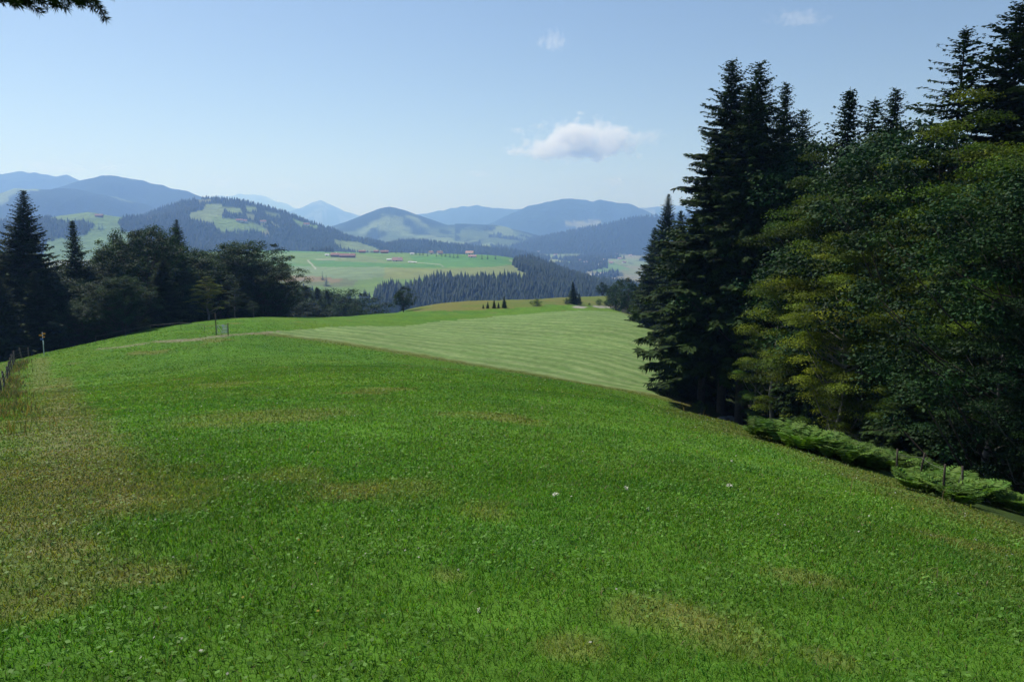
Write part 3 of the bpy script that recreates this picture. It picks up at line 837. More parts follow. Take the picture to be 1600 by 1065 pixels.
# the ranks behind that close the wood
g = random.Random(3)
ex = np.array([p[0] for p in forest_edge]); ey = np.array([p[1] for p in forest_edge])
n_in = 0; placed = []
for k in range(900):
    if n_in >= 64: break
    x = g.uniform(14, 85); y = g.uniform(18, 150)
    if not in_poly(np.array([x]), np.array([y]), forest_zone)[0]: continue
    if seg_dist(np.array([x]), np.array([y]), forest_edge)[0] < 7: continue
    if .22 < x / y < .335 and y < 82: continue
    if x / y > .95 or y > 90 + x or (x / y < .70 and y < 50): continue
    if any((x - a) ** 2 + (y - b) ** 2 < 22 for a, b in placed): continue
    placed.append((x, y)); n_in += 1
    zz = float(height(np.array([x]), np.array([y]))[0])
    px, _ = project(x, y, zz); lim = np.interp(px, [960, 1040, 1070, 1120, 1250, 1300, 1400, 1450, 1600, 1900], [480, 330, 330, 150, 230, 235, 230, 200, 165, 100])
    hmax = float(ray(px, lim)[1]) * y - zz - 1.0
    if hmax < 5: continue
    pr = g.choice([S[1], S[0], S[3], B[0], B[2], S[1]])
    place_tree(pr, x, y, min(hmax, g.uniform(19, 26)), "tree deep in the shade of the right wood", "tree", "trees deep inside the right wood", g.uniform(.9, 1.2), g.uniform(0, 6))
# bushes and small trees at the far end of the hay field
for px, Y, top, k, w, lb in [(982, 232, 432, 4, .9, "leafy bushy tree at the far left tip of the right wood"), (1003, 205, 452, 4, 1.0, "rounded green bush in front of the wood's far tip"),
                          (963, 262, 436, 4, .8, "small round tree left of the wood's far tip"), (942, 350, 440, 4, 1.0, "hazy round tree beyond the dirt road"),
                          (1030, 180, 455, 4, 1.0, "dark bush at the foot of the far conical spruce"), (1000, 200, 470, 6, 1.2, "low bush touching the field's far corner")]:
    put(px, Y, top, B[k], lb, "bush" if top > 445 else "tree", GR, w)
for px, Y, top, w, lb in [(1092, 66.5, 622, 1.0, "scrubby bush beside the spruce trunks at the field corner"), (1205, 55.0, 668, 1.1, "small bush at the left part of the first fern patch"), (1345, 42.5, 715, 1.0, "small leafy bush between the two fern patches"),
                        (1378, 40.0, 728, .9, "bush at the left end of the second fern patch"), (1515, 32.5, 770, .9, "dark bush at the right end of the second fern patch"), (1590, 29.5, 778, 1.0, "bush at the right edge of the picture by the last post"),
                        (1290, 47.0, 690, 1.1, "low bush among the ferns under the yellow-green beech")]:
    put(px, Y, top, B[6], lb, "bush", "small bushes along the foot of the right wood", w, mat=M["beech"])
# left wood, beyond the crest
left = [(36, 118, 293, S[2], .92, "broad dark spruce, tallest on the left side of the picture", "spruce", None), (-34, 112, 320, S[2], .9, "spruce cut by the left edge of the picture", "spruce", None),
        (122, 128, 340, S[3], .82, "slim pointed spruce standing alone right of the broad dark one", "spruce", None), (165, 138, 385, S[3], .9, "small spruce tip between the pointed spruce and the pale crowns", "spruce", None),
        (152, 128, 420, B[5], .9, "dark crown between the two leftmost pointed spruces", "tree", None), (90, 122, 440, B[5], 1.0, "low dark crown at the foot of the broad spruce", "tree", None),
        (197, 140, 368, B[5], .7, "pale green feathery crown in the left wood", "tree", None), (232, 132, 348, B[5], .8, "tall dark crown left of the fir in the left wood", "tree", None),
        (277, 138, 340, S[2], .72, "dark fir with a narrow crest in the middle of the left wood", "spruce", None), (256, 138, 358, S[3], 1.1, "spruce tip just left of the crested fir", "spruce", None),
        (308, 150, 383, B[5], .8, "olive crown right of the crested fir", "tree", None), (342, 148, 392, B[5], 1.0, "dark crown behind the yellow-tinged maple", "tree", None),
        (376, 150, 372, B[5], 1.1, "highest broad crown at the right end of the left wood", "tree", None), (410, 146, 402, B[5], 1.1, "rounded crown closing the right end of the left wood", "tree", None),
        (324, 127, 430, B[1], 1.25, "small yellow-tinged maple in front of the left wood", "maple", M["maple"]), (366, 135, 447, B[3], 1.1, "low rounded tree right of the yellow-tinged maple", "tree", None),
        (396, 134, 468, B[3], 1.2, "small mid green bushy tree near the gate", "tree", None), (182, 126, 425, S[2], 1.0, "dark tree low in the middle of the left wood", "tree", None),
        (212, 128, 430, S[3], 1.1, "spruce low in the left wood between dark crowns", "spruce", None), (290, 134, 420, S[3], 1.1, "spruce left of the yellow-tinged maple", "spruce", None),
        (245, 126, 440, B[5], 1.0, "dark tree under the crested fir", "tree", None), (60, 112, 420, S[3], 1.2, "spruce in front of the broad dark one", "spruce", None),
        (5, 106, 430, S[3], 1.2, "spruce low at the left edge above the wire fence", "spruce", None), (130, 114, 470, B[5], 1.2, "dark low tree behind the signpost", "tree", None),
        (428, 150, 436, B[4], 1.0, "lowest rounded crown sloping to the crest at the left wood's right end", "tree", None), (350, 165, 400, B[5], 1, "dark crown deep in the left wood's right half", "tree", None)]
for px, Y, top, pr, w, lb, cat, mt in left:
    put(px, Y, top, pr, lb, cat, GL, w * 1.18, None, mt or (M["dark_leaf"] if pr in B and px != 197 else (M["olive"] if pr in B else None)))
g = random.Random(9)
for k in range(62):
    px = g.uniform(-120, 425); Y = g.uniform(112, 175) if px < 300 else g.uniform(138, 185)
    top = np.interp(px, [-120, 0, 80, 130, 190, 300, 380, 430], [360, 380, 430, 420, 400, 400, 420, 450]) + g.uniform(-2, 34)
    put(px, Y, top, g.choice([S[3], S[2], B[5], B[5]]), "tree in the dark depths of the left wood", "tree", "trees deep inside the left wood", g.uniform(.9, 1.3))
# dark group right of the left wood, lone trees on the crest
for i, (px, Y, top) in enumerate([(452, 262, 452), (466, 255, 446), (481, 262, 444), (497, 258, 447), (513, 268, 452), (489, 250, 458), (460, 248, 462)]):
    put(px, Y, top, S[3], ["leftmost spruce of the dark clump behind the crest", "second spruce of the dark clump behind the crest", "highest spruce in the middle of the dark clump", "spruce right of the highest one in the dark clump",
                           "rightmost spruce of the dark clump", "short spruce in front of the middle of the dark clump", "short spruce in front at the clump's left"][i], "spruce", "dark clump of spruces behind the crest", 1.7)
for i, (px, Y, top) in enumerate([(447, 285, 449), (459, 290, 449), (473, 288, 447), (486, 292, 446), (499, 290, 448), (509, 288, 450), (520, 292, 455), (445, 240, 462), (474, 238, 464), (503, 240, 464)]):
    put(px, Y, top, [S[3], B[5]][i % 3 == 2], "tree hidden deep in the dark clump behind the crest", "tree", "trees filling the dark clump behind the crest", 1.6)
put(533, 250, 463, B[4], "grey-green rounded bush at the right of the dark clump", "bush", None, 1.1)
put(552, 262, 470, B[4], "lower grey-green bush right of the rounded bush", "bush", None, 1.0)
put_base(630, 487.5, 446, B[4], "lone round dark tree standing on the green crest", "tree", None, .95)
for i, (px, top) in enumerate([(755, 474), (762, 470), (772, 467), (779, 471), (788, 462)]):
    put_base(px, 482 - .25 * i, top, S[5], ["lowest spruce at the left of the small row on the far strip", "thin second spruce of the small row", "middle spruce of the small row", "fourth spruce of the small row", "tallest spruce at the right end of the small row"][i],
        "spruce", "row of small spruces on the far strip", 1.0)
put_base(838, 478, 465, B[6], "round green bush alone on the golden strip", "bush", None, 1.3)
put_base(896, 475, 439, S[5], "dark pointed spruce on the grassy hump by the dirt road", "spruce", None, 1.2)
put_base(905, 474.5, 458, S[5], "short spruce leaning on the right of the pointed one", "spruce", None, 1.3)
put_base(886, 475, 464, B[6], "low bush at the left foot of the pointed spruce", "bush", None, 1.0)
put_base(936, 476, 465, B[6], "left one of two small bushes beyond the dirt road", "bush", None, 1.0)
put_base(948, 476, 467, B[6], "right one of two small bushes beyond the dirt road", "bush", None, 1.0)
put_base(921, 477, 472, B[6], "tiny bush near the end of the dirt road", "bush", None, .8)

# ------------------------------------------------------------------ the far woods
def far_trees(name, pts, hs, seed, tiers=3, sides=6, label=None, kind="stuff", spread=.21, broad=None):
    g = np.random.default_rng(seed); n = len(pts)
    z = height(pts[:, 0], pts[:, 1])
    V = []; Fc = []; cols = []; o = 0
    for t in range(tiers):
        a = np.arange(sides) / sides * 2 * math.pi + t * .5
        r = hs[:, None] * spread * (1 - t / tiers * .72) * g.uniform(.6, 1.35, (n, sides))
        zb = hs * (.06 + .27 * t); zt = hs * (.52 + .48 * (t + 1) / tiers) if t < tiers - 1 else hs
        zb_ = zb[:, None] - g.uniform(0, .10, (n, sides)) * hs[:, None]
        az = a[None] + g.random((n, 1)) * 6.28
        ring = np.stack([pts[:, :1] + np.cos(az) * r, pts[:, 1:2] + np.sin(az) * r, z[:, None] + zb_], -1)
        if broad is not None:
            b = broad
            ring[b, :, 2] += (hs[b] * .12)[:, None]
        tip = np.stack([pts[:, 0] + g.normal(0, .02, n) * hs, pts[:, 1] + g.normal(0, .02, n) * hs, z + zt], -1)[:, None]
        vv = np.concatenate([ring, tip], 1); V.append(vv.reshape(-1, 3))
        base = o + np.arange(n)[:, None] * (sides + 1)
        s = np.arange(sides)[None]
        Fc.append(np.stack([base + s, base + (s + 1) % sides, np.broadcast_to(base + sides, (n, sides))], -1).reshape(-1, 3))
        o += n * (sides + 1)
        tone = g.uniform(.75, 1.25, (n, 1, 1)) * np.ones((n, sides + 1, 1)); hue = np.where(g.random((n, 1, 1)) < .18, g.uniform(.5, 1.3, (n, 1, 1)), g.uniform(0, .25, (n, 1, 1)))
        cols.append((tone * np.concatenate([1 + hue, 1 + .6 * hue, 1 + 0 * hue], -1)).reshape(-1, 3))
    ob = mesh_np(name, np.concatenate(V), np.concatenate(Fc), [M["far_tree"]], colors=np.concatenate(cols), cname="leaf")
    tag(ob, label, kind="stuff" if kind else None)
    return ob

def scatter(x0, x1, y0, y1, spacing, seed):
    g = np.random.default_rng(seed)
    xs = np.arange(x0, x1, spacing); ys = np.arange(y0, y1, spacing)
    X, Y = np.meshgrid(xs, ys); p = np.stack([X.ravel(), Y.ravel()], 1).astype(float)
    p = p + g.uniform(-.5, .5, p.shape) * spacing
    return p[np.abs(p[:, 0]) < p[:, 1] * .80]

belt_poly = [(586, 520), (586, 462), (640, 458), (655, 449), (690, 444), (760, 441), (830, 441), (840, 434), (806, 419), (800, 411), (830, 410), (860, 420), (900, 436), (950, 446), (1010, 448), (1300, 448), (1500, 470), (1500, 560), (586, 560)]
p = scatter(-300, 1300, 560, 2050, 6.2, 1)
z = height(p[:, 0], p[:, 1]); qx, qy = project(p[:, 0], p[:, 1], z)
nz = (fbm(p[:, 0] / 60, p[:, 1] / 60, 3) - .5)
keep = in_poly(qx, qy + nz * 8, belt_poly) & (p[:, 1] < 1700 + 400 * (qx > 790))
gap = fbm(p[:, 0] / 90 + 5, p[:, 1] / 90, 3)
keep &= gap < .72
p = p[keep]
hs = np.random.default_rng(5).uniform(13, 24, len(p)) * (.85 + .3 * fbm(p[:, 0] / 50, p[:, 1] / 50, 2))
# the trees of the belt that show largest are things of their own
near_i = np.argsort(p[:, 1])
fp = [tree_proto("spruce_tree", spruce_geo(22, 3.6, .05, 60 + i, dens=.42, ragged=.25, detail=1, power=.85), M["spruce"], M["bark"]) for i in range(4)]
for q in fp: q["h"] = 22
zz = height(p[:, 0], p[:, 1]); tx, ty = project(p[:, 0], p[:, 1], zz + hs)
ok = (tx > 560) & (tx < 990) & (ty < 486 - (tx - 560) * .03)
cand = np.flatnonzero(ok); cand = cand[np.argsort(p[cand, 1])][:150]
single = np.zeros(len(p), bool); single[cand] = True
for i in cand:
    place_tree(fp[i % 4], p[i, 0], p[i, 1], hs[i] * 1.1, "spruce in the near rank of the blue-green forest belt across the hollow", "spruce", "near rank of the forest belt", random.uniform(1.3, 1.8), base_z=float(zz[i]))
far_trees("forest_belt", p[~single], hs[~single], 2, 3, 7, "dark blue-green forest belt filling the hollow beyond the crest")

# left ravine wood and the two trees above it
p = scatter(-900, -40, 560, 1250, 12, 4)
z = height(p[:, 0], p[:, 1]); qx, qy = project(p[:, 0], p[:, 1], z)
p = p[(qx > 300) & (qx < 600) & (qy > 470 + 8 * np.sin(qx * .05)) | (qx < 380)]
hs = np.random.default_rng(6).uniform(14, 24, len(p))
far_trees("ravine_wood", p, hs, 7, 3, 6, "hazy wood in the hollow left of the forest belt")
place_tree(fp[0], *[float(v[0]) for v in hit(504, 437)[:2]], 14, "far tree standing above the ravine wood on the mown slope", "tree", None, 1.5)
place_tree(fp[1], *[float(v[0]) for v in hit(510, 446)[:2]], 17, "far tree just below the other on the mown slope", "tree", None, 1.6)

# woods on the hills
p = scatter(-2600, 600, 1900, 4400, 14, 11)
h_, rid_ = height(p[:, 0], p[:, 1], True)
c_ = far_color(p[:, 0], p[:, 1], h_, rid_)
keep = (c_[:, 1] < .054) & (rid_ >= 0) & (p[:, 1] < 3900)
p = p[keep]; hs = np.random.default_rng(8).uniform(8, 17, len(p))
far_trees("hillside_forest", p, hs, 9, 2, 5, "dark conifer forest clothing the near hills on the left", spread=.26)
p = scatter(-200, 3200, 2400, 6000, 26, 12)
h_, rid_ = height(p[:, 0], p[:, 1], True)
c_ = far_color(p[:, 0], p[:, 1], h_, rid_)
keep = (c_[:, 1] < .054)
p = p[keep]; hs = np.random.default_rng(9).uniform(14, 25, len(p))
far_trees("valley_woods", p, hs, 10, 2, 5, "scattered blue-green woods on the valley floor and far slopes", spread=.30)

# trees round the farms, each on its own
def far_single(px, py, hgt, label, group, w=1.4):
    x, y, _ = hit(px, py, 400)
    place_tree(fp[int(px) % 4], float(x[0]), float(y[0]), hgt, label, "tree", group, w)
farm_t = [(548, 392), (554, 391), (559, 392), (619, 394), (627, 394), (650, 396), (656, 397), (661, 397), (668, 398), (682, 399), (690, 399), (696, 399), (703, 400), (709, 401), (715, 401), (753, 403), (762, 403), (774, 403), (540, 392)]
farm_l = ["left of three dark trees between the largest farm and the reddish house", "middle of three dark trees between the largest farm and the reddish house", "right of three dark trees between the largest farm and the reddish house",
          "round tree right of the hamlet barn", "tree between the hamlet barn and the tiny white shed", "first tree right of the tiny white shed", "second tree right of the tiny white shed", "tree just left of the left pink gabled house",
          "tree against the left pink gabled house", "dark tree left of the right pink gabled house", "dark tree touching the right pink gabled house", "first tree of the line right of the pink gabled houses", "second tree of the line right of the pink gabled houses",
          "third tree of the line right of the pink gabled houses", "last tree of the line right of the pink gabled houses", "tree right of the low pale farm", "small tree between the low pale farm and the plateau's end", "lone tree at the right end of the plateau", "tree behind the long red-roofed barn"]
for px, py in farm_t:
    far_single(px, py + 2, random.uniform(9, 17), farm_l.pop(0), "trees round the farms on the plateau")
hm_l = ["leftmost of four trees at the lower rim of the wooded hill's clearing", "second of four trees at the rim of the wooded hill's clearing", "third of four trees at the rim of the wooded hill's clearing", "rightmost of four trees at the rim of the hill clearing",
        "left one of two trees at the right of the far pale green hill", "right one of two trees at the right of the far pale green hill", "left one of two trees low on the far pale green hill", "right one of two trees low on the far pale green hill"]
for px, py in [(383, 361), (391, 361), (396, 361), (402, 361), (189, 348), (196, 349), (155, 358), (160, 358)]:
    x, y, _ = hit(px, py, 400)
    place_tree(fp[px % 4], float(x[0]), float(y[0]), 20, hm_l.pop(0), "tree", "single trees on the far hill meadows", 1.5)

# ------------------------------------------------------------------ buildings
def box_vf(x0, x1, y0, y1, z0, z1):
    v = np.array([(x0, y0, z0), (x1, y0, z0), (x1, y1, z0), (x0, y1, z0), (x0, y0, z1), (x1, y0, z1), (x1, y1, z1), (x0, y1, z1)], float)
    f = np.array([(0, 3, 2, 1), (4, 5, 6, 7), (0, 1, 5, 4), (1, 2, 6, 5), (2, 3, 7, 6), (3, 0, 4, 7)])
    return v, f

def house(name, px, py, w, d, wall_h, roof_h, rot, wall, roof, label, cat, group=None, sheds=()):
    x, y, z = [float(v[0]) for v in hit(px, py, 400)]
    z = float(height(np.array([x]), np.array([y]))[0])
    root = bpy.data.objects.new(name, None); COL.objects.link(root); root.location = (x, y, z - .5); root.rotation_euler = (0, 0, rot)
    tag(root, label, cat, group)
    w, d, wall_h, roof_h = w * .85, d * .85, wall_h * .85, roof_h * .8
    hw, hd = w / 2, d / 2
    v = np.array([(-hw, -hd, -2), (hw, -hd, -2), (hw, hd, -2), (-hw, hd, -2), (-hw, -hd, wall_h), (hw, -hd, wall_h), (hw, hd, wall_h), (-hw, hd, wall_h), (-hw, 0, wall_h + roof_h), (hw, 0, wall_h + roof_h)], float)
    me = bpy.data.meshes.new("wall"); me.from_pydata(v.tolist(), [], [(0, 1, 5, 4), (2, 3, 7, 6), (1, 2, 6, 9, 5), (3, 0, 4, 8, 7)]); me.materials.append(M[wall])
    o = bpy.data.objects.new("wall", me); COL.objects.link(o); o.parent = root
    e, t = 1.0, .35
    k = roof_h / hd
    rv = []; rf = []
    for s in (-1, 1):
        b = len(rv)
        for X in (-hw - e, hw + e):
            rv += [(X, s * (hd + e), wall_h - k * e + .1), (X, 0, wall_h + roof_h + .1), (X, 0, wall_h + roof_h + .1 + t), (X, s * (hd + e), wall_h - k * e + .1 + t)]
        rf += [(b, b + 1, b + 2, b + 3), (b + 4, b + 7, b + 6, b + 5), (b + 3, b + 2, b + 6, b + 7), (b, b + 4, b + 5, b + 1), (b, b + 3, b + 7, b + 4), (b + 1, b + 5, b + 6, b + 2)]
    me = bpy.data.meshes.new("roof"); me.from_pydata(rv, [], rf); me.materials.append(M[roof])
    o = bpy.data.objects.new("roof", me); COL.objects.link(o); o.parent = root
    cv, cf = box_vf(hw * .3, hw * .3 + .9, -hd * .3, -hd * .3 + .9, wall_h + roof_h * .5, wall_h + roof_h + 1.2)
    if name != "warehouse":
        mesh_np("chimney", cv, cf, [M["white_wall"]], o)
    nwin = max(2, int(w / 4.5))
    for i in range(nwin):
        X = -hw + (i + .5) * w / nwin
        v_, f_ = box_vf(X - .6, X + .6, -hd - .06, -hd + .02, wall_h * .45, wall_h * .45 + 1.3)
        mesh_np("window", v_, f_, [M["glass"]], root)
    v_, f_ = box_vf(-hw * .12 - 1.2, -hw * .12 + 1.2, -hd - .05, -hd + .02, 0, 2.3) if wall_h < 5 else box_vf(hw * .05, hw * .05 + 2.6, -hd - .05, -hd + .02, 0, 3.0)
    mesh_np("door", v_, f_, [M["post"]], root)
    return root

GF = "farm buildings on the far green plateau"
house("farm_barn", 543, 402, 40, 14, 5.5, 5.5, .05, "wood_wall", "roof", "long red-roofed barn, right half of the largest farm", "barn", GF)
house("farmhouse", 524, 401, 22, 13, 6, 5, -.15, "brown_wall", "roof", "dark farmhouse joined to the left of the long red-roofed barn", "farmhouse", GF)
house("farmhouse", 621, 408, 24, 14, 3.5, 7, .1, "white_wall", "roof_pale", "pale pink-roofed farmhouse standing alone nearest on the plateau", "farmhouse", GF)
house("farm_barn", 608, 407, 10, 8, 3, 2, .1, "brown_wall", "roof_grey", "small dark shed left of the pink-roofed farmhouse", "shed", GF)
house("farm_barn", 601, 395.5, 21, 11, 5, 4, .1, "wood_wall", "roof", "reddish barn in the middle of the hamlet row", "barn", GF)
house("farmhouse", 588, 395, 12, 9, 5, 3.5, -.1, "brown_wall", "roof", "small reddish house left of the hamlet barn", "house", GF)
house("farmhouse", 566, 395, 18, 10, 5, 3.5, .1, "brown_wall", "roof", "reddish house right of the largest farm behind dark trees", "house", GF)
house("farmhouse", 673, 397, 11, 11, 5, 5, .7, "white_wall", "roof_pale", "left one of two small pink gabled houses among dark trees", "house", GF)
house("farmhouse", 687, 397.5, 14, 11, 5, 5.5, .5, "white_wall", "roof_pale", "right one of two small pink gabled houses among dark trees", "house", GF)
house("farmhouse", 738, 402, 20, 10, 3.5, 3.5, 0, "white_wall", "roof_pale", "low pale farm near the right end of the plateau", "house", GF)
house("warehouse", 644, 397.5, 10, 8, 3, 1.5, 0, "white_wall", "roof_grey", "tiny white shed in the hamlet row", "shed", GF)
house("warehouse", 641, 410, 9, 4, 2.0, 1.0, .1, "white_wall", "roof_grey", "white farm shelter left of its twin beside the pink-roofed farmhouse", "shed", GF)
house("warehouse", 648, 410.5, 8, 4, 2.2, 1.0, .0, "white_wall", "roof_grey", "white farm shelter farthest right of the pink-roofed farmhouse", "shed", GF)
house("warehouse", 511, 399.5, 9, 6, 3.2, 1.8, .1, "white_wall", "roof_grey", "small pale hut left of the largest farm", "hut", GF)
house("warehouse", 905, 431, 30, 16, 6, 2, .1, "white_wall", "roof_grey", "white works building at the left on the valley floor", "building", "white works buildings on the valley floor")
house("warehouse", 928, 431, 44, 18, 6, 2, .05, "white_wall", "roof_grey", "long white works building in the middle on the valley floor", "building", "white works buildings on the valley floor")
house("warehouse", 944, 428, 36, 14, 6, 2, .1, "white_wall", "roof_pale", "pale works building with pinkish roof at the right on the valley floor", "building", "white works buildings on the valley floor")
for px, py, lb in [(374, 346, "house cluster's left farm on the clearing of the wooded hill"), (381, 347, "right farm on the clearing of the wooded hill"), (155, 339, "tiny farm on the pale green far left hill"), (479, 352, "tiny farm high on the wooded hill's right shoulder"), (411, 348, "small farm at the right clearing of the wooded hill")]:
    house("farmhouse", px, py, 26, 14, 6, 6, .2, "brown_wall" if px == 155 else "white_wall", "roof", lb, "farmhouse", "farms on the far hills")
gv = random.Random(5)
hz_l = ["hazy house on the valley floor straight above the belt's right shoulder", "hazy house far up the valley left of the others", "hazy house left of the works buildings' field", "hazy house beside the left edge of the scattered hamlet", "hazy house at the top of the scattered hamlet",
        "hazy house in the middle of the scattered hamlet", "lowest hazy house in the middle of the hamlet", "hazy house right of the middle of the hamlet", "hazy house next to the far conical spruce", "topmost hazy house at the right by the dark ridge",
        "lowest hazy house just above the works buildings", "hazy house under the dark ridge's foot", "hazy house on the edge of the valley woods", "hazy house beyond the plateau's right end"]
for k, (px, py) in enumerate([(868, 399), (842, 394), (906, 408), (915, 411), (930, 404), (945, 407), (955, 412), (968, 405), (975, 411), (985, 400), (938, 414), (962, 398), (905, 402), (734, 398)]):
    house("farmhouse", px, py, 20, 14, 6, 5, gv.uniform(-.5, .5), "white_wall", "roof_pale" if k % 2 else "roof", hz_l[k], "house", "hazy houses on the valley floor")

# ------------------------------------------------------------------ fences, gate, signpost
def ground(x, y): return float(height(np.array([float(x)]), np.array([float(y)]))[0])

def post_mesh(h, r, seed=0, top=.0, sides=8):
    g = np.random.default_rng(seed)
    V, Fc = tube([(0, 0, -.3), (0, 0, .1), (g.normal(0, .01), g.normal(0, .01), h * .6), (g.normal(0, .02), g.normal(0, .02), h)], [r, r, r * .96, r * .9], sides)
    return V, Fc

def obj_vf(name, V, Fc, mat, parent=None, loc=None, rot=None, smooth=False):
    me = bpy.data.meshes.new(name)
    fl = [tuple(dict.fromkeys(int(i) for i in f)) for f in Fc]
    me.from_pydata([tuple(map(float, v)) for v in V], [], fl); me.materials.append(mat)
    if smooth: me.polygons.foreach_set("use_smooth", np.ones(len(me.polygons), bool))
    me.update()
    o = bpy.data.objects.new(name, me); COL.objects.link(o)
    if parent: o.parent = parent
    if loc is not None: o.location = loc
    if rot is not None: o.rotation_euler = rot
    return o

def wire_fence(name, pts, h, r, wires, label, postmat="post", wr=.006, tops=None):
    x0, y0 = pts[0]; z0 = ground(x0, y0)
    root = bpy.data.objects.new(name, None); COL.objects.link(root); root.location = (x0, y0, z0)
    tag(root, label, "fence")
    zs = [ground(x, y) for x, y in pts]
    hh = [h * random.uniform(.93, 1.06) for _ in pts]
    for i, (x, y) in enumerate(pts):
        V, Fc = post_mesh(hh[i], r, i)
        obj_vf("post", V, Fc, M[postmat], root, (x - x0, y - y0, zs[i] - z0), (random.gauss(0, .03), random.gauss(0, .04), 0), True)
    for k in wires:
        P_ = [(x - x0, y - y0, zs[i] - z0 + hh[i] * k) for i, (x, y) in enumerate(pts)]
        Q = []
        for a, b in zip(P_[:-1], P_[1:]):
            for t in (0, .33, .67):
                Q.append(tuple(a[j] * (1 - t) + b[j] * t - (0.04 * math.sin(math.pi * t) if j == 2 else 0) for j in range(3)))
        Q.append(P_[-1])
        V, Fc = tube(Q, [wr] * len(Q), 4)
        obj_vf("wire", V, Fc, M["wire"], root)
    return root

pf = world_poly([(-28, 640), (2.5, 619), (7, 606), (12, 595), (14.5, 586), (18, 579), (21, 574), (23, 566), (34, 560), (45, 557)], 20, 110)
wire_fence("wooden_fence", pf, 1.25, .075, (.35, .62, .9), "wooden post and wire fence running along the left edge of the meadow")
pf = world_poly([(1363, 741), (1398, 757), (1431, 768), (1462, 779), (1583, 822)], 20, 90)
pf = [(x + .9, y + .6) for x, y in pf]
wire_fence("pasture_fence", pf, .8, .026, (.85,), "thin post and wire fence along the shady edge of the right wood", "bark", wr=.0035)
pf = world_poly([(150, 537), (196, 526), (236, 519), (283, 515), (320, 519)], 80, 125)
wire_fence("electric_fence", pf, 1.0, .02, (.95,), "low electric wire fence crossing the crest left of the gate", wr=.012)

gx, gy, gz = [float(v[0]) for v in hit(348, 523, 60, 130)]
root = bpy.data.objects.new("pasture_gate", None); COL.objects.link(root); root.location = (gx, gy, ground(gx, gy)); root.rotation_euler = (0, 0, .1)
tag(root, "small pale metal gate between dark posts where the path crosses the crest", "gate")
for X, h_, r_ in ((-.72, 2.5, .06), (.62, 1.35, .05)):
    V, Fc = post_mesh(h_, r_, 3); obj_vf("post", V, Fc, M["post"], root, (X, 0, 0), None, True)
parts = []
for zb in (.25, 1.1): parts.append(tube([(-.6, 0, zb), (.55, 0, zb)], [.028, .028], 6))
for X in (-.6, .0, .55): parts.append(tube([(X, 0, .25), (X, 0, 1.1)], [.028, .028], 6))
V, Fc = join(parts); obj_vf("gate_frame", V, Fc, M["metal"], root)
V, Fc = tube([(-.55, 0.01, 1.08), (-.02, 0.01, .27)], [.035, .035], 6); obj_vf("brace", V, Fc, M["metal"], root)
parts = []
for X in (.14, .28, .42): parts.append(tube([(X, 0, .25), (X, 0, 1.1)], [.03, .03], 6))
parts.append(tube([(0, 0, .68), (.55, 0, .68)], [.03, .03], 6))
V, Fc = join(parts); obj_vf("bars", V, Fc, M["white"], root)
v_, f_ = box_vf(-.05, .22, -.05, -.02, .95, 1.2); obj_vf("sign_plate", v_, f_, M["white"], root)

sx, sy, sz = [float(v[0]) for v in hit(69, 555, 60, 130)]
root = bpy.data.objects.new("signpost", None); COL.objects.link(root); root.location = (sx, sy, ground(sx, sy))
tag(root, "hiking signpost with yellow arrow boards and a blue plate at the left crest", "signpost")
V, Fc = tube([(0, 0, -.3), (0, 0, 1.2), (0, 0, 2.5)], [.045, .045, .045], 8); obj_vf("pole", V, Fc, M["metal"], root, None, None, True)
def arrow(sgn, z, mat, L=.55, hh=.09):
    a = [(0, hh), (L * .75, hh), (L, 0), (L * .75, -hh), (0, -hh)]
    v = [(sgn * (x + .02), -.05, z + q) for x, q in a] + [(sgn * (x + .02), -.075, z + q) for x, q in a]
    f = [(0, 1, 2, 3, 4), (9, 8, 7, 6, 5)] + [(i, 5 + i, 5 + (i + 1) % 5, (i + 1) % 5) for i in range(5)]
    obj_vf("arrow_board", v, f, M[mat], root)
arrow(1, 2.36, "yellow", .36, .08); arrow(-1, 2.18, "yellow", .36, .08); arrow(1, 2.0, "yellow", .26, .07)
v_, f_ = box_vf(-.26, .08, -.075, -.05, 1.66, 1.86); obj_vf("plate", v_, f_, M["blue"], root)
v_, f_ = box_vf(.02, .12, -.10, -.078, 1.2, 1.62); obj_vf("plate", v_, f_, M["white"], root)

# ------------------------------------------------------------------ boulders, flowers, ferns
def boulder(px, py, s, seed, label):
    x, y, z = [float(v[0]) for v in hit(px, py, 20, 120)]
    g = np.random.default_rng(seed)
    import bmesh
    bm = bmesh.new(); bmesh.ops.create_icosphere(bm, subdivisions=4, radius=1)
    off = g.random(3) * 40
    for v in bm.verts:
        c = v.co.copy()
        n = fbm(np.array(c.x * 1.3 + off[0]), np.array(c.y * 1.3 + c.z * 1.7 + off[1]), 4)
        v.co = Vector((c.x * s[0], c.y * s[1], c.z * s[2])) * (.6 + .8 * float(n))
    me = bpy.data.meshes.new("boulder"); bm.to_mesh(me); bm.free(); me.materials.append(M["rock"])
    o = bpy.data.objects.new("boulder", me); COL.objects.link(o); o.location = (x, y, ground(x, y) + s[2] * .2)
    tag(o, label, "boulder", "pale boulders at the wood's edge")
boulder(1129, 656, (.5, .42, .3), 1, "larger pale boulder lying under the tall spruces at the meadow edge")
boulder(1141, 655, (.42, .4, .3), 2, "smaller pale boulder right of the larger one under the spruces")

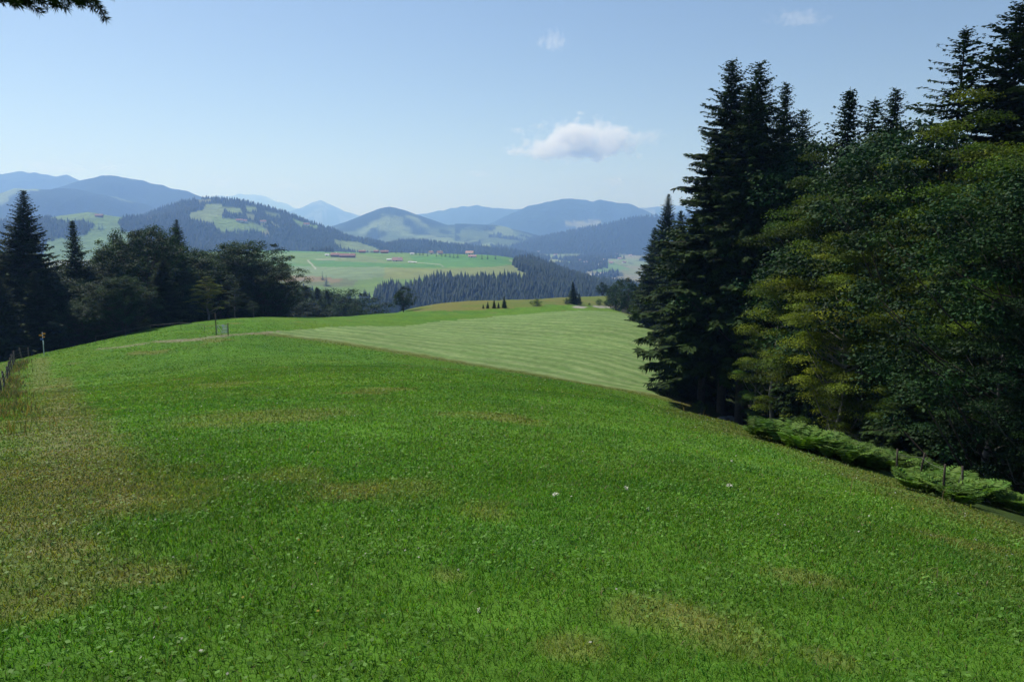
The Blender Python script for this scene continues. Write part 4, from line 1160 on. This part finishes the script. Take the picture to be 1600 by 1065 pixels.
def flower(px, py, s, label):
    s *= .62
    x, y, z = [float(v[0]) for v in hit(px, py, 5, 60)]
    root = bpy.data.objects.new("white_flower", None); COL.objects.link(root); root.location = (x, y, ground(x, y))
    tag(root, label, "flower", "white flowers dotted over the meadow")
    V, Fc = tube([(0, 0, -.02), (.01, 0, s * .8), (.0, .01, s * 1.6)], [.006, .005, .004], 5); obj_vf("stem", V, Fc, M["stem"], root)
    g = np.random.default_rng(int(px)); parts = []
    n = 40; a = g.random(n) * 6.28; r = g.random(n) ** .5 * s * .55
    p_ = np.stack([np.cos(a) * r, np.sin(a) * r, s * 1.6 + (.1 * s - r * .4) + g.normal(0, .01, n)], 1)
    d = unit(g.normal(0, 1, (n, 3)) * [1, 1, .3]); up = unit(g.normal(0, .3, (n, 3)) + [0, 0, 1]); 
    V, Fc = rhombs(p_, d, unit(np.cross(d, up)), np.full(n, s * .28), np.full(n, s * .2))
    mesh_np("flower_head", V, Fc, [M["petal"]], root)
for px, py, s, lb in [(1140, 768, .10, "white flower head nearest the wood in the right part of the meadow"), (868, 784, .09, "white flower head in the middle of the meadow"), (978, 770, .07, "dim white flower head between the two brighter ones"),
                      (748, 957, .03, "white clover flower in the middle foreground"), (1012, 800, .04, "tiny pale flower in the meadow right of centre"), (1143, 724, .06, "small white flower beyond the bright one near the wood")]:
    flower(px, py, s, lb)

def ferns():
    g = np.random.default_rng(4)
    line = world_poly([(1150, 676), (1180, 684), (1240, 702), (1290, 716), (1325, 728)], 20, 100)
    line2 = world_poly([(1385, 752), (1420, 768), (1455, 780), (1490, 792)], 20, 100)
    pts = []
    for ln, n, wd in ((line, 520, 5.5), (line2, 230, 4.0)):
        ln = np.array(ln); seg = np.linalg.norm(np.diff(ln, axis=0), axis=1); cum = np.concatenate([[0], np.cumsum(seg)])
        t = g.random(n) * cum[-1]
        x = np.interp(t, cum, ln[:, 0]); y = np.interp(t, cum, ln[:, 1]); o = g.random(n) ** .8 * wd + .2
        pts.append(np.stack([x + o * .80, y + o * .6], 1))
    pts = np.concatenate(pts)
    pts = pts[fbm(pts[:, 0] * .45, pts[:, 1] * .45 + 9, 3) > .45]
    z = height(pts[:, 0], pts[:, 1])
    Ps = []; Ds = []; Ss = []; Ls = []; Ws = []; Cs = []
    for (x, y), zz in zip(pts, z):
        H = g.uniform(.22, .85) * (.55 + .95 * float(fbm(np.array(x * .5), np.array(y * .5), 2))); H = H * 1.02; tone = g.uniform(.55, 1.4)
        for f in range(6):
            az = g.random() * 6.28; L = H * g.uniform(.8, 1.2); s = np.linspace(.12, 1, 11)
            out = L * .75 * s ** 1.1; up = H * (1.15 * s - .55 * s ** 2.2)
            ca, sa = math.cos(az), math.sin(az)
            P0 = np.stack([x + ca * out, y + sa * out, zz + up], 1); T = unit(np.gradient(P0, axis=0)); sd = np.array([-sa, ca, 0])
            for sg in (-1, 1):
                d = unit(T * .45 + sd * sg + np.array([0, 0, -.12])); ln = .30 * L * np.sin(np.clip(s * .92 + .12, 0, 1) * math.pi) ** .7 + .02
                Ps.append(P0); Ds.append(d); Ss.append(unit(np.cross(d, np.cross(T, sd) + g.normal(0, .45, (11, 3))))); Ls.append(ln); Ws.append(ln * .24 + .01); Cs.append(np.tile([tone * g.uniform(.9, 1.2), tone, tone * .9], (11, 1)))
    V, Fc = rhombs(*[np.concatenate(a) for a in (Ps, Ds, Ss, Ls, Ws)])
    o = mesh_np("ferns", V, Fc, [M["fern"]], colors=np.repeat(np.concatenate(Cs), 4, 0), cname="leaf")
    tag(o, "bright green ferns along the shaded foot of the wood", kind="stuff")
ferns()

def blades(x, y, L, W, lean, g, droop=.35):
    """one bent blade (two stacked pieces) per point"""
    n = len(x); z = height(x, y)
    az = g.random(n) * 6.283; a2 = g.random(n) * 6.283
    b = np.stack([x, y, z], 1)
    d1 = unit(np.stack([np.cos(az) * lean, np.sin(az) * lean, np.ones(n)], 1))
    sd = np.stack([np.cos(a2), np.sin(a2), np.zeros(n)], 1) * (W * .5)[:, None]
    m = b + d1 * (L * .55)[:, None]
    d2 = unit(d1 + np.stack([np.cos(az), np.sin(az), np.zeros(n)], 1) * (lean * 1.1 + droop)[:, None] + [0, 0, -droop])
    t = m + d2 * (L * .5)[:, None]
    V = np.stack([b - sd, b + sd, m + sd * .8, m - sd * .8, t], 1).reshape(-1, 3)
    i = np.arange(n)[:, None] * 5
    Fq = i + np.array([[0, 1, 2, 3]]); Ft = i + np.array([[3, 2, 4]])
    return V, Fq, Ft

def mixed_mesh(name, V, Fq, Ft, col, mat, cname="leaf"):
    me = bpy.data.meshes.new(name)
    loops = np.concatenate([Fq.ravel(), Ft.ravel()]).astype(np.int32)
    st = np.concatenate([np.arange(len(Fq)) * 4, len(Fq) * 4 + np.arange(len(Ft)) * 3]).astype(np.int32)
    me.vertices.add(len(V)); me.vertices.foreach_set("co", V.astype(np.float32).ravel())
    me.loops.add(len(loops)); me.loops.foreach_set("vertex_index", loops)
    me.polygons.add(len(st)); me.polygons.foreach_set("loop_start", st)
    me.materials.append(mat)
    a = me.color_attributes.new(cname, 'FLOAT_COLOR', 'POINT'); cc = np.ones((len(V), 4), np.float32); cc[:, :3] = col
    a.data.foreach_set("color", cc.ravel()); me.update(calc_edges=True)
    o = bpy.data.objects.new(name, me); COL.objects.link(o); return o

def grass():
    g = np.random.default_rng(12)
    def samp(n, r0, r1, p):                 # radius density
        u = g.random(n); r = (r0 ** p + u * (r1 ** p - r0 ** p)) ** (1 / p)
        a = g.uniform(-.80, .80, n); return np.sin(a) * r, np.cos(a) * r, r
    x1, y1, r1 = samp(330000, 1.6, 16, 1.2); x2, y2, r2 = samp(560000, 8, 80, .85); x3, y3, r3 = samp(330000, 28, 135, 1.0)
    k1 = g.random(len(r1)) > sstep(8, 16, r1); k2 = g.random(len(r2)) > sstep(30, 80, r2); k3 = (g.random(len(r3)) < sstep(28, 60, r3)) & (g.random(len(r3)) > sstep(85, 135, r3))
    x1, y1, x2, y2, x3, y3 = x1[k1], y1[k1], x2[k2], y2[k2], x3[k3], y3[k3]
    x = np.concatenate([x1, x2, x3]); y = np.concatenate([y1, y2, y3]); r = np.hypot(x, y)
    keep = ~(in_poly(x, y, hay_poly)); de = seg_dist(x, y, forest_edge)
    keep &= ~(in_poly(x, y, forest_zone) & (de > .8))
    x, y, r = x[keep], y[keep], r[keep]
    n = len(x)
    tuft = fbm(x * 1.3, y * 1.3 + 20, 3)
    col = near_color(x, y)
    dry = sstep(.6, 1.1, col[:, 0] / (col[:, 1] + 1e-6))
    L = g.uniform(.026, .064, n) * (.6 + .9 * tuft) * (1 - .45 * dry); L *= 1 + .15 * sstep(15, 60, r); L *= np.where(g.random(n) < .04, g.uniform(1.4, 2.4, n), 1)
    W = np.maximum(.0042, r * .00125) * g.uniform(.7, 1.3, n)
    V, Fq, Ft = blades(x, y, L, W, g.uniform(.15, .9, n), g)
    tone = g.uniform(.65, 1.45, n); yel = np.clip(g.normal(0, .18, n), -.3, .5)
    c = col * tone[:, None] * 1.3
    c[:, 0] *= 1 + yel; c[:, 2] *= 1 - yel * .4
    st = g.random(n) < .03 + .05 * dry; c[st] = C(.20, .18, .09) * g.uniform(.7, 1.2, (st.sum(), 1))
    c = np.repeat(c, 5, 0)
    # broad little leaves: clover, dandelion, plantain
    m = 48000; xb, yb, rb = samp(m, 1.6, 22, 1.15)
    kb = (fbm(xb * .8 + 4, yb * .8, 3) > .44) & ~(in_poly(xb, yb, forest_zone)); xb, yb, rb = xb[kb], yb[kb], rb[kb]; m = len(xb)
    zb = height(xb, yb) + g.uniform(.01, .06, m)
    up = unit(g.normal(0, .45, (m, 3)) + [0, 0, 1]); d = unit(np.cross(up, g.normal(0, 1, (m, 3))))
    Lb = g.uniform(.012, .036, m) * (1 + rb * .04)
    Vb, Fb = rhombs(np.stack([xb, yb, zb], 1), d, unit(np.cross(up, d)), Lb, Lb * .7)
    cb = np.repeat((near_color(xb, yb) * .45 + C(.065, .13, .025) * .8) * g.uniform(.8, 1.9, (m, 1)), 4, 0)  # tone raised so the lighter leaves stand in for glints
    # scattered white and yellow specks: small flowers and painted seed and leaf glints
    q = 1500; xf, yf, rf = samp(q, 2, 50, 1.2); kf = (fbm(xf * .3, yf * .3 + 60, 3) > .42) & ~in_poly(xf, yf, forest_zone) ; xf, yf, rf = xf[kf], yf[kf], rf[kf]; q = len(xf)
    up = unit(g.normal(0, .5, (q, 3)) + [0, -.3, 1]); d = unit(np.cross(up, g.normal(0, 1, (q, 3))))
    Lf = g.uniform(.010, .018, q) * (1 + rf * .06)
    Vf, Ff = rhombs(np.stack([xf, yf, height(xf, yf) + .07], 1), d, unit(np.cross(up, d)), Lf, Lf)
    cf = np.repeat(np.where(g.random((q, 1)) < .7, C(.42, .42, .36)[None], C(.35, .29, .04)[None]), 4, 0)
    o1 = len(V); o2 = o1 + len(Vb)
    mixed = mixed_mesh("grass", np.concatenate([V, Vb, Vf]), np.concatenate([Fq, Fb + o1, Ff + o2]), Ft, np.concatenate([c, cb, cf]), M["grass"])
    tag(mixed, "short green meadow grass with clover and dry stalks covering the slope", kind="stuff")
    # tall dry grass along the wood and the left fence
    ln = np.array(world_poly([(1062, 625), (1085, 645), (1130, 668), (1240, 707), (1330, 738), (1370, 752), (1440, 784), (1500, 806), (1560, 818), (1600, 836)], 20, 100))
    lf = np.array(world_poly([(-40, 680), (0, 640), (10, 610), (20, 580), (30, 566)], 20, 110))
    out = []
    for l_, n_, wd in ((ln, 85000, 2.4), (ln, 30000, .7), (lf, 3500, .8)):
        seg = np.linalg.norm(np.diff(l_, axis=0), axis=1); cum = np.concatenate([[0], np.cumsum(seg)]); t = g.random(n_) * cum[-1]
        out.append(np.stack([np.interp(t, cum, l_[:, 0]) + g.normal(.5 * wd - .2, wd * .6, n_), np.interp(t, cum, l_[:, 1]) + g.normal(.35 * wd - .2, wd * .6, n_)], 1))
    pp = np.concatenate(out); k = fbm(pp[:, 0] * .6, pp[:, 1] * .6, 3) > .46; pp = pp[k]; n = len(pp); rr = np.hypot(pp[:, 0], pp[:, 1])
    V, Fq, Ft = blades(pp[:, 0], pp[:, 1], g.uniform(.12, .55, n), .004 + rr * .0006, g.uniform(.05, .5, n), g)
    cc = np.where(g.random((n, 1)) < .5, C(.19, .14, .07)[None], C(.065, .10, .025)[None]) * g.uniform(.7, 1.3, (n, 1))
    o = mixed_mesh("tall_grass", V, Fq, Ft, np.repeat(cc, 5, 0), M["grass"])
    tag(o, "tall half-dry grass fringing the wood and the left fence", kind="stuff")
grass()

# ------------------------------------------------------------------ the spruce beside the viewer, one bough reaching into the picture
def near_spruce():
    x0, y0 = -5.4, .9
    (V, Fc, col), (tv, tf) = spruce_geo(17, 2.7, .2, 91, dens=1.0, ragged=.15)
    pr = tree_proto("spruce_tree", ((V, Fc, col), (tv, tf)), M["spruce"], M["bark"]); pr["h"] = 17
    root = place_tree(pr, x0, y0, 17, "near spruce left of the viewer, only its bough tip hanging into the top left corner", "spruce", None, 1.0, 0)
    rl = root.location
    g = np.random.default_rng(3)
    P0 = []; parts = []
    def twig(a, b, sag, r, n=14):
        a = np.array(a, float); b = np.array(b, float); t = np.linspace(0, 1, n)[:, None]
        q = a * (1 - t) + b * t + np.array([0, 0, 1.]) * (sag * 4 * t * (1 - t)); parts.append(tube(q, np.linspace(r, r * .35, n), 5)); P0.append(q); return q
    def pt(px, py, Y): 
        x, y, z = at(px, py, Y); return np.array([float(x), Y, float(z)])
    s = np.array([rl.x, rl.y, 1.9])
    main = twig(s, pt(120, -22, 2.05), .25, .022, 24)
    twig(main[15], pt(-20, -14, 2.0), .05, .008); m2 = twig(main[20], pt(62, 2, 2.0), .02, .006, 10); twig(m2[6], pt(63, 20, 1.98), .0, .003, 6)
    twig(pt(120, -22, 2.05), pt(166, 31, 2.0), .015, .004, 12); twig(main[21], pt(112, 6, 2.02), .01, .004, 10)
    twig(main[22], pt(178, -6, 2.1), .01, .004, 12); twig(main[18], pt(15, -4, 2.02), .01, .004, 10); twig(main[19], pt(40, 1, 2.04), .0, .004, 10)
    twig(main[20], pt(90, -2, 2.08), .0, .004, 10); twig(pt(80, -12, 2.05), pt(135, 2, 2.06), .01, .004, 10)
    for a_, b_ in (((-10, -8), (25, 6)), ((5, -10), (48, 8)), ((30, -14), (75, 9)), ((55, -14), (104, 13)), ((90, -16), (128, 9)), ((100, -18), (146, 12)), ((20, -12), (30, 9)), ((120, -20), (150, 3)), ((70, -12), (88, 12)), ((-30, -14), (5, 3))):
        twig(pt(*a_, 2.0 + g.normal(0, .05)), pt(*b_, 2.0 + g.normal(0, .05)), .006, .003, 10)
    Vn = []; Ps = []; Ds = []; Ss = []; Ls = []
    for q in P0[1:] + [main[12:]]:
        T = unit(np.gradient(q, axis=0)); L = np.linalg.norm(np.diff(q, axis=0), axis=1).sum()
        n = int(L * 2600) + 60; t = g.random(n) * (len(q) - 1); i = np.minimum(t.astype(int), len(q) - 2); f = (t - i)[:, None]
        p_ = q[i] * (1 - f) + q[i + 1] * f; Tt = T[i]
        rad = unit(np.cross(Tt, g.normal(0, 1, (n, 3)))); d = unit(Tt * .75 + rad)
        Ps.append(p_); Ds.append(d); Ss.append(unit(np.cross(d, g.normal(0, 1, (n, 3))))); Ls.append(g.uniform(.013, .022, n))
    Ls = np.concatenate(Ls)
    V, Fc = rhombs(np.concatenate(Ps), np.concatenate(Ds), np.concatenate(Ss), Ls, np.full(len(Ls), .0021))
    V = V - np.array(rl)
    b = mesh_np("bough", V, Fc, [M["spruce"]], root, colors=np.ones((len(V), 3)) * 1.0, cname="leaf")
    tv, tf = join(parts); obj_vf("twigs", tv - np.array(rl), tf, M["bark"], b)
near_spruce()

# ------------------------------------------------------------------ clouds: real bodies of mist high beyond the haze
def cloud(name, px, py, D, w, h, depth, dens, seed, label, lumps=26):
    x, y, z = [float(v) for v in at(px, py, D)]
    m = bpy.data.materials.new("cloud_mist"); m.use_nodes = True
    n = m.node_tree.nodes; l = m.node_tree.links; n.remove(n["Principled BSDF"])
    tc = n.new("ShaderNodeTexCoord"); nz = n.new("ShaderNodeTexNoise"); nz.inputs["Scale"].default_value = 2.2; nz.inputs["Detail"].default_value = 5; nz.inputs["Roughness"].default_value = .6
    mp = n.new("ShaderNodeMapping"); mp.inputs["Location"].default_value = (seed * 3.1, seed, 0); mp.inputs["Scale"].default_value = (2.2, 1, 1)
    l.new(tc.outputs["Object"], mp.inputs[0]); l.new(mp.outputs[0], nz.inputs["Vector"])
    ln = n.new("ShaderNodeVectorMath"); ln.operation = 'LENGTH'; l.new(tc.outputs["Object"], ln.inputs[0])
    # density follows the noise, thins out with the distance from the middle and below a nearly level base
    sx = n.new("ShaderNodeSeparateXYZ"); l.new(tc.outputs["Object"], sx.inputs[0])
    lo = n.new("ShaderNodeMath"); lo.operation = 'MULTIPLY_ADD'; lo.inputs[1].default_value = -1; lo.inputs[2].default_value = -.25; l.new(sx.outputs["Z"], lo.inputs[0])
    lc = n.new("ShaderNodeMath"); lc.operation = 'MAXIMUM'; lc.inputs[1].default_value = 0; l.new(lo.outputs[0], lc.inputs[0])
    ld = n.new("ShaderNodeMath"); ld.operation = 'MULTIPLY_ADD'; ld.inputs[1].default_value = -1.1; ld.inputs[2].default_value = -.60; l.new(lc.outputs[0], ld.inputs[0])
    a = n.new("ShaderNodeMath"); a.operation = 'MULTIPLY_ADD'; a.inputs[1].default_value = -1.0; l.new(ln.outputs["Value"], a.inputs[0]); l.new(ld.outputs[0], a.inputs[2])
    s = n.new("ShaderNodeMath"); s.operation = 'MULTIPLY_ADD'; s.inputs[1].default_value = 2.3; l.new(nz.outputs[0], s.inputs[0]); l.new(a.outputs[0], s.inputs[2])
    k = n.new("ShaderNodeMapRange"); k.inputs[1].default_value = .0; k.inputs[2].default_value = .45; k.inputs[3].default_value = 0; k.inputs[4].default_value = dens; l.new(s.outputs[0], k.inputs[0])
    pv = n.new("ShaderNodeVolumePrincipled"); pv.inputs["Color"].default_value = (.99, .99, 1, 1); pv.inputs["Anisotropy"].default_value = .2
    l.new(k.outputs[0], pv.inputs["Density"]); l.new(pv.outputs[0], n["Material Output"].inputs["Volume"])
    import bmesh
    bm = bmesh.new(); bmesh.ops.create_icosphere(bm, subdivisions=3, radius=1.0)
    me = bpy.data.meshes.new(name); bm.to_mesh(me); bm.free(); me.materials.append(m)
    o = bpy.data.objects.new(name, me); COL.objects.link(o); o.location = (x, y, z); o.scale = (w / 2, depth / 2, h / 2)
    tag(o, label, "cloud", "small summer clouds")
    return o
DC = 13500
pxm = DC / F_PX
cloud("cloud", 905, 226, DC, 300 * pxm, 116 * pxm, 2000, .0075, 1, "largest white fair-weather cloud, low over the far mountains right of centre")
cloud("cloud", 862, 67, DC, 80 * pxm, 56 * pxm, 700, .0014, 2, "small faint white cloud high above the largest one")
cloud("cloud", 1250, 30, DC, 140 * pxm, 50 * pxm, 800, .0010, 3, "thin pale cloud wisp at the top right above the wood")
#@@END@@

for px, py, w_, h_, dn, sd_, lb in [(85, 262, 150, 34, .0006, 5, "faint cloud bank over the far left hills"), (168, 262, 60, 24, .0006, 6, "tiny cloud puff just left of the dark left summit"), (345, 285, 70, 34, .0007, 7, "faint cloud above the right end of the wooded hill"),
                          (450, 292, 100, 30, .0006, 8, "faint cloud left of the sharp distant peak"), (962, 285, 46, 28, .0009, 9, "tiny pale cloud below the largest one beside the tall spruces"), (748, 272, 60, 22, .0006, 10, "tiny cloud left of and below the largest one"), (1020, 210, 60, 20, .0006, 11, "thin cloud shred touching the right of the largest one")]:
    D_ = 24500; cloud("cloud", px, py, D_, w_ * D_ / F_PX * 1.3, h_ * D_ / F_PX * 1.3, 1500, dn, sd_, lb)

# ------------------------------------------------------------------ haze: the air between here and the mountains
def build_haze():
    x0, x1, y0, y1, z0, z1 = -20800, 20800, -20800, 20800, -230, 860
    v = [(x0, y0, z0), (x1, y0, z0), (x1, y1, z0), (x0, y1, z0), (x0, y0, z1), (x1, y0, z1), (x1, y1, z1), (x0, y1, z1)]
    f = [(0, 3, 2, 1), (4, 5, 6, 7), (0, 1, 5, 4), (1, 2, 6, 5), (2, 3, 7, 6), (3, 0, 4, 7)]
    m = bpy.data.materials.new("haze_air"); m.use_nodes = True
    n = m.node_tree.nodes; l = m.node_tree.links
    n.remove(n["Principled BSDF"])
    pv = n.new("ShaderNodeVolumePrincipled")
    pv.inputs["Color"].default_value = (.265, .475, 1.0, 1)
    pv.inputs["Absorption Color"].default_value = (.66, .72, 1, 1)     # clear air: it scatters blue most and absorbs little
    pv.inputs["Density"].default_value = HAZE_DENSITY
    pv.inputs["Anisotropy"].default_value = .3
    l.new(pv.outputs[0], n["Material Output"].inputs["Volume"])
    o = mesh_np("haze", v, f, [m])
    tag(o, kind="stuff")
    o["label"] = "pale blue summer haze lying over the valley and hills"
HAZE_DENSITY = 1.5e-4
build_haze()
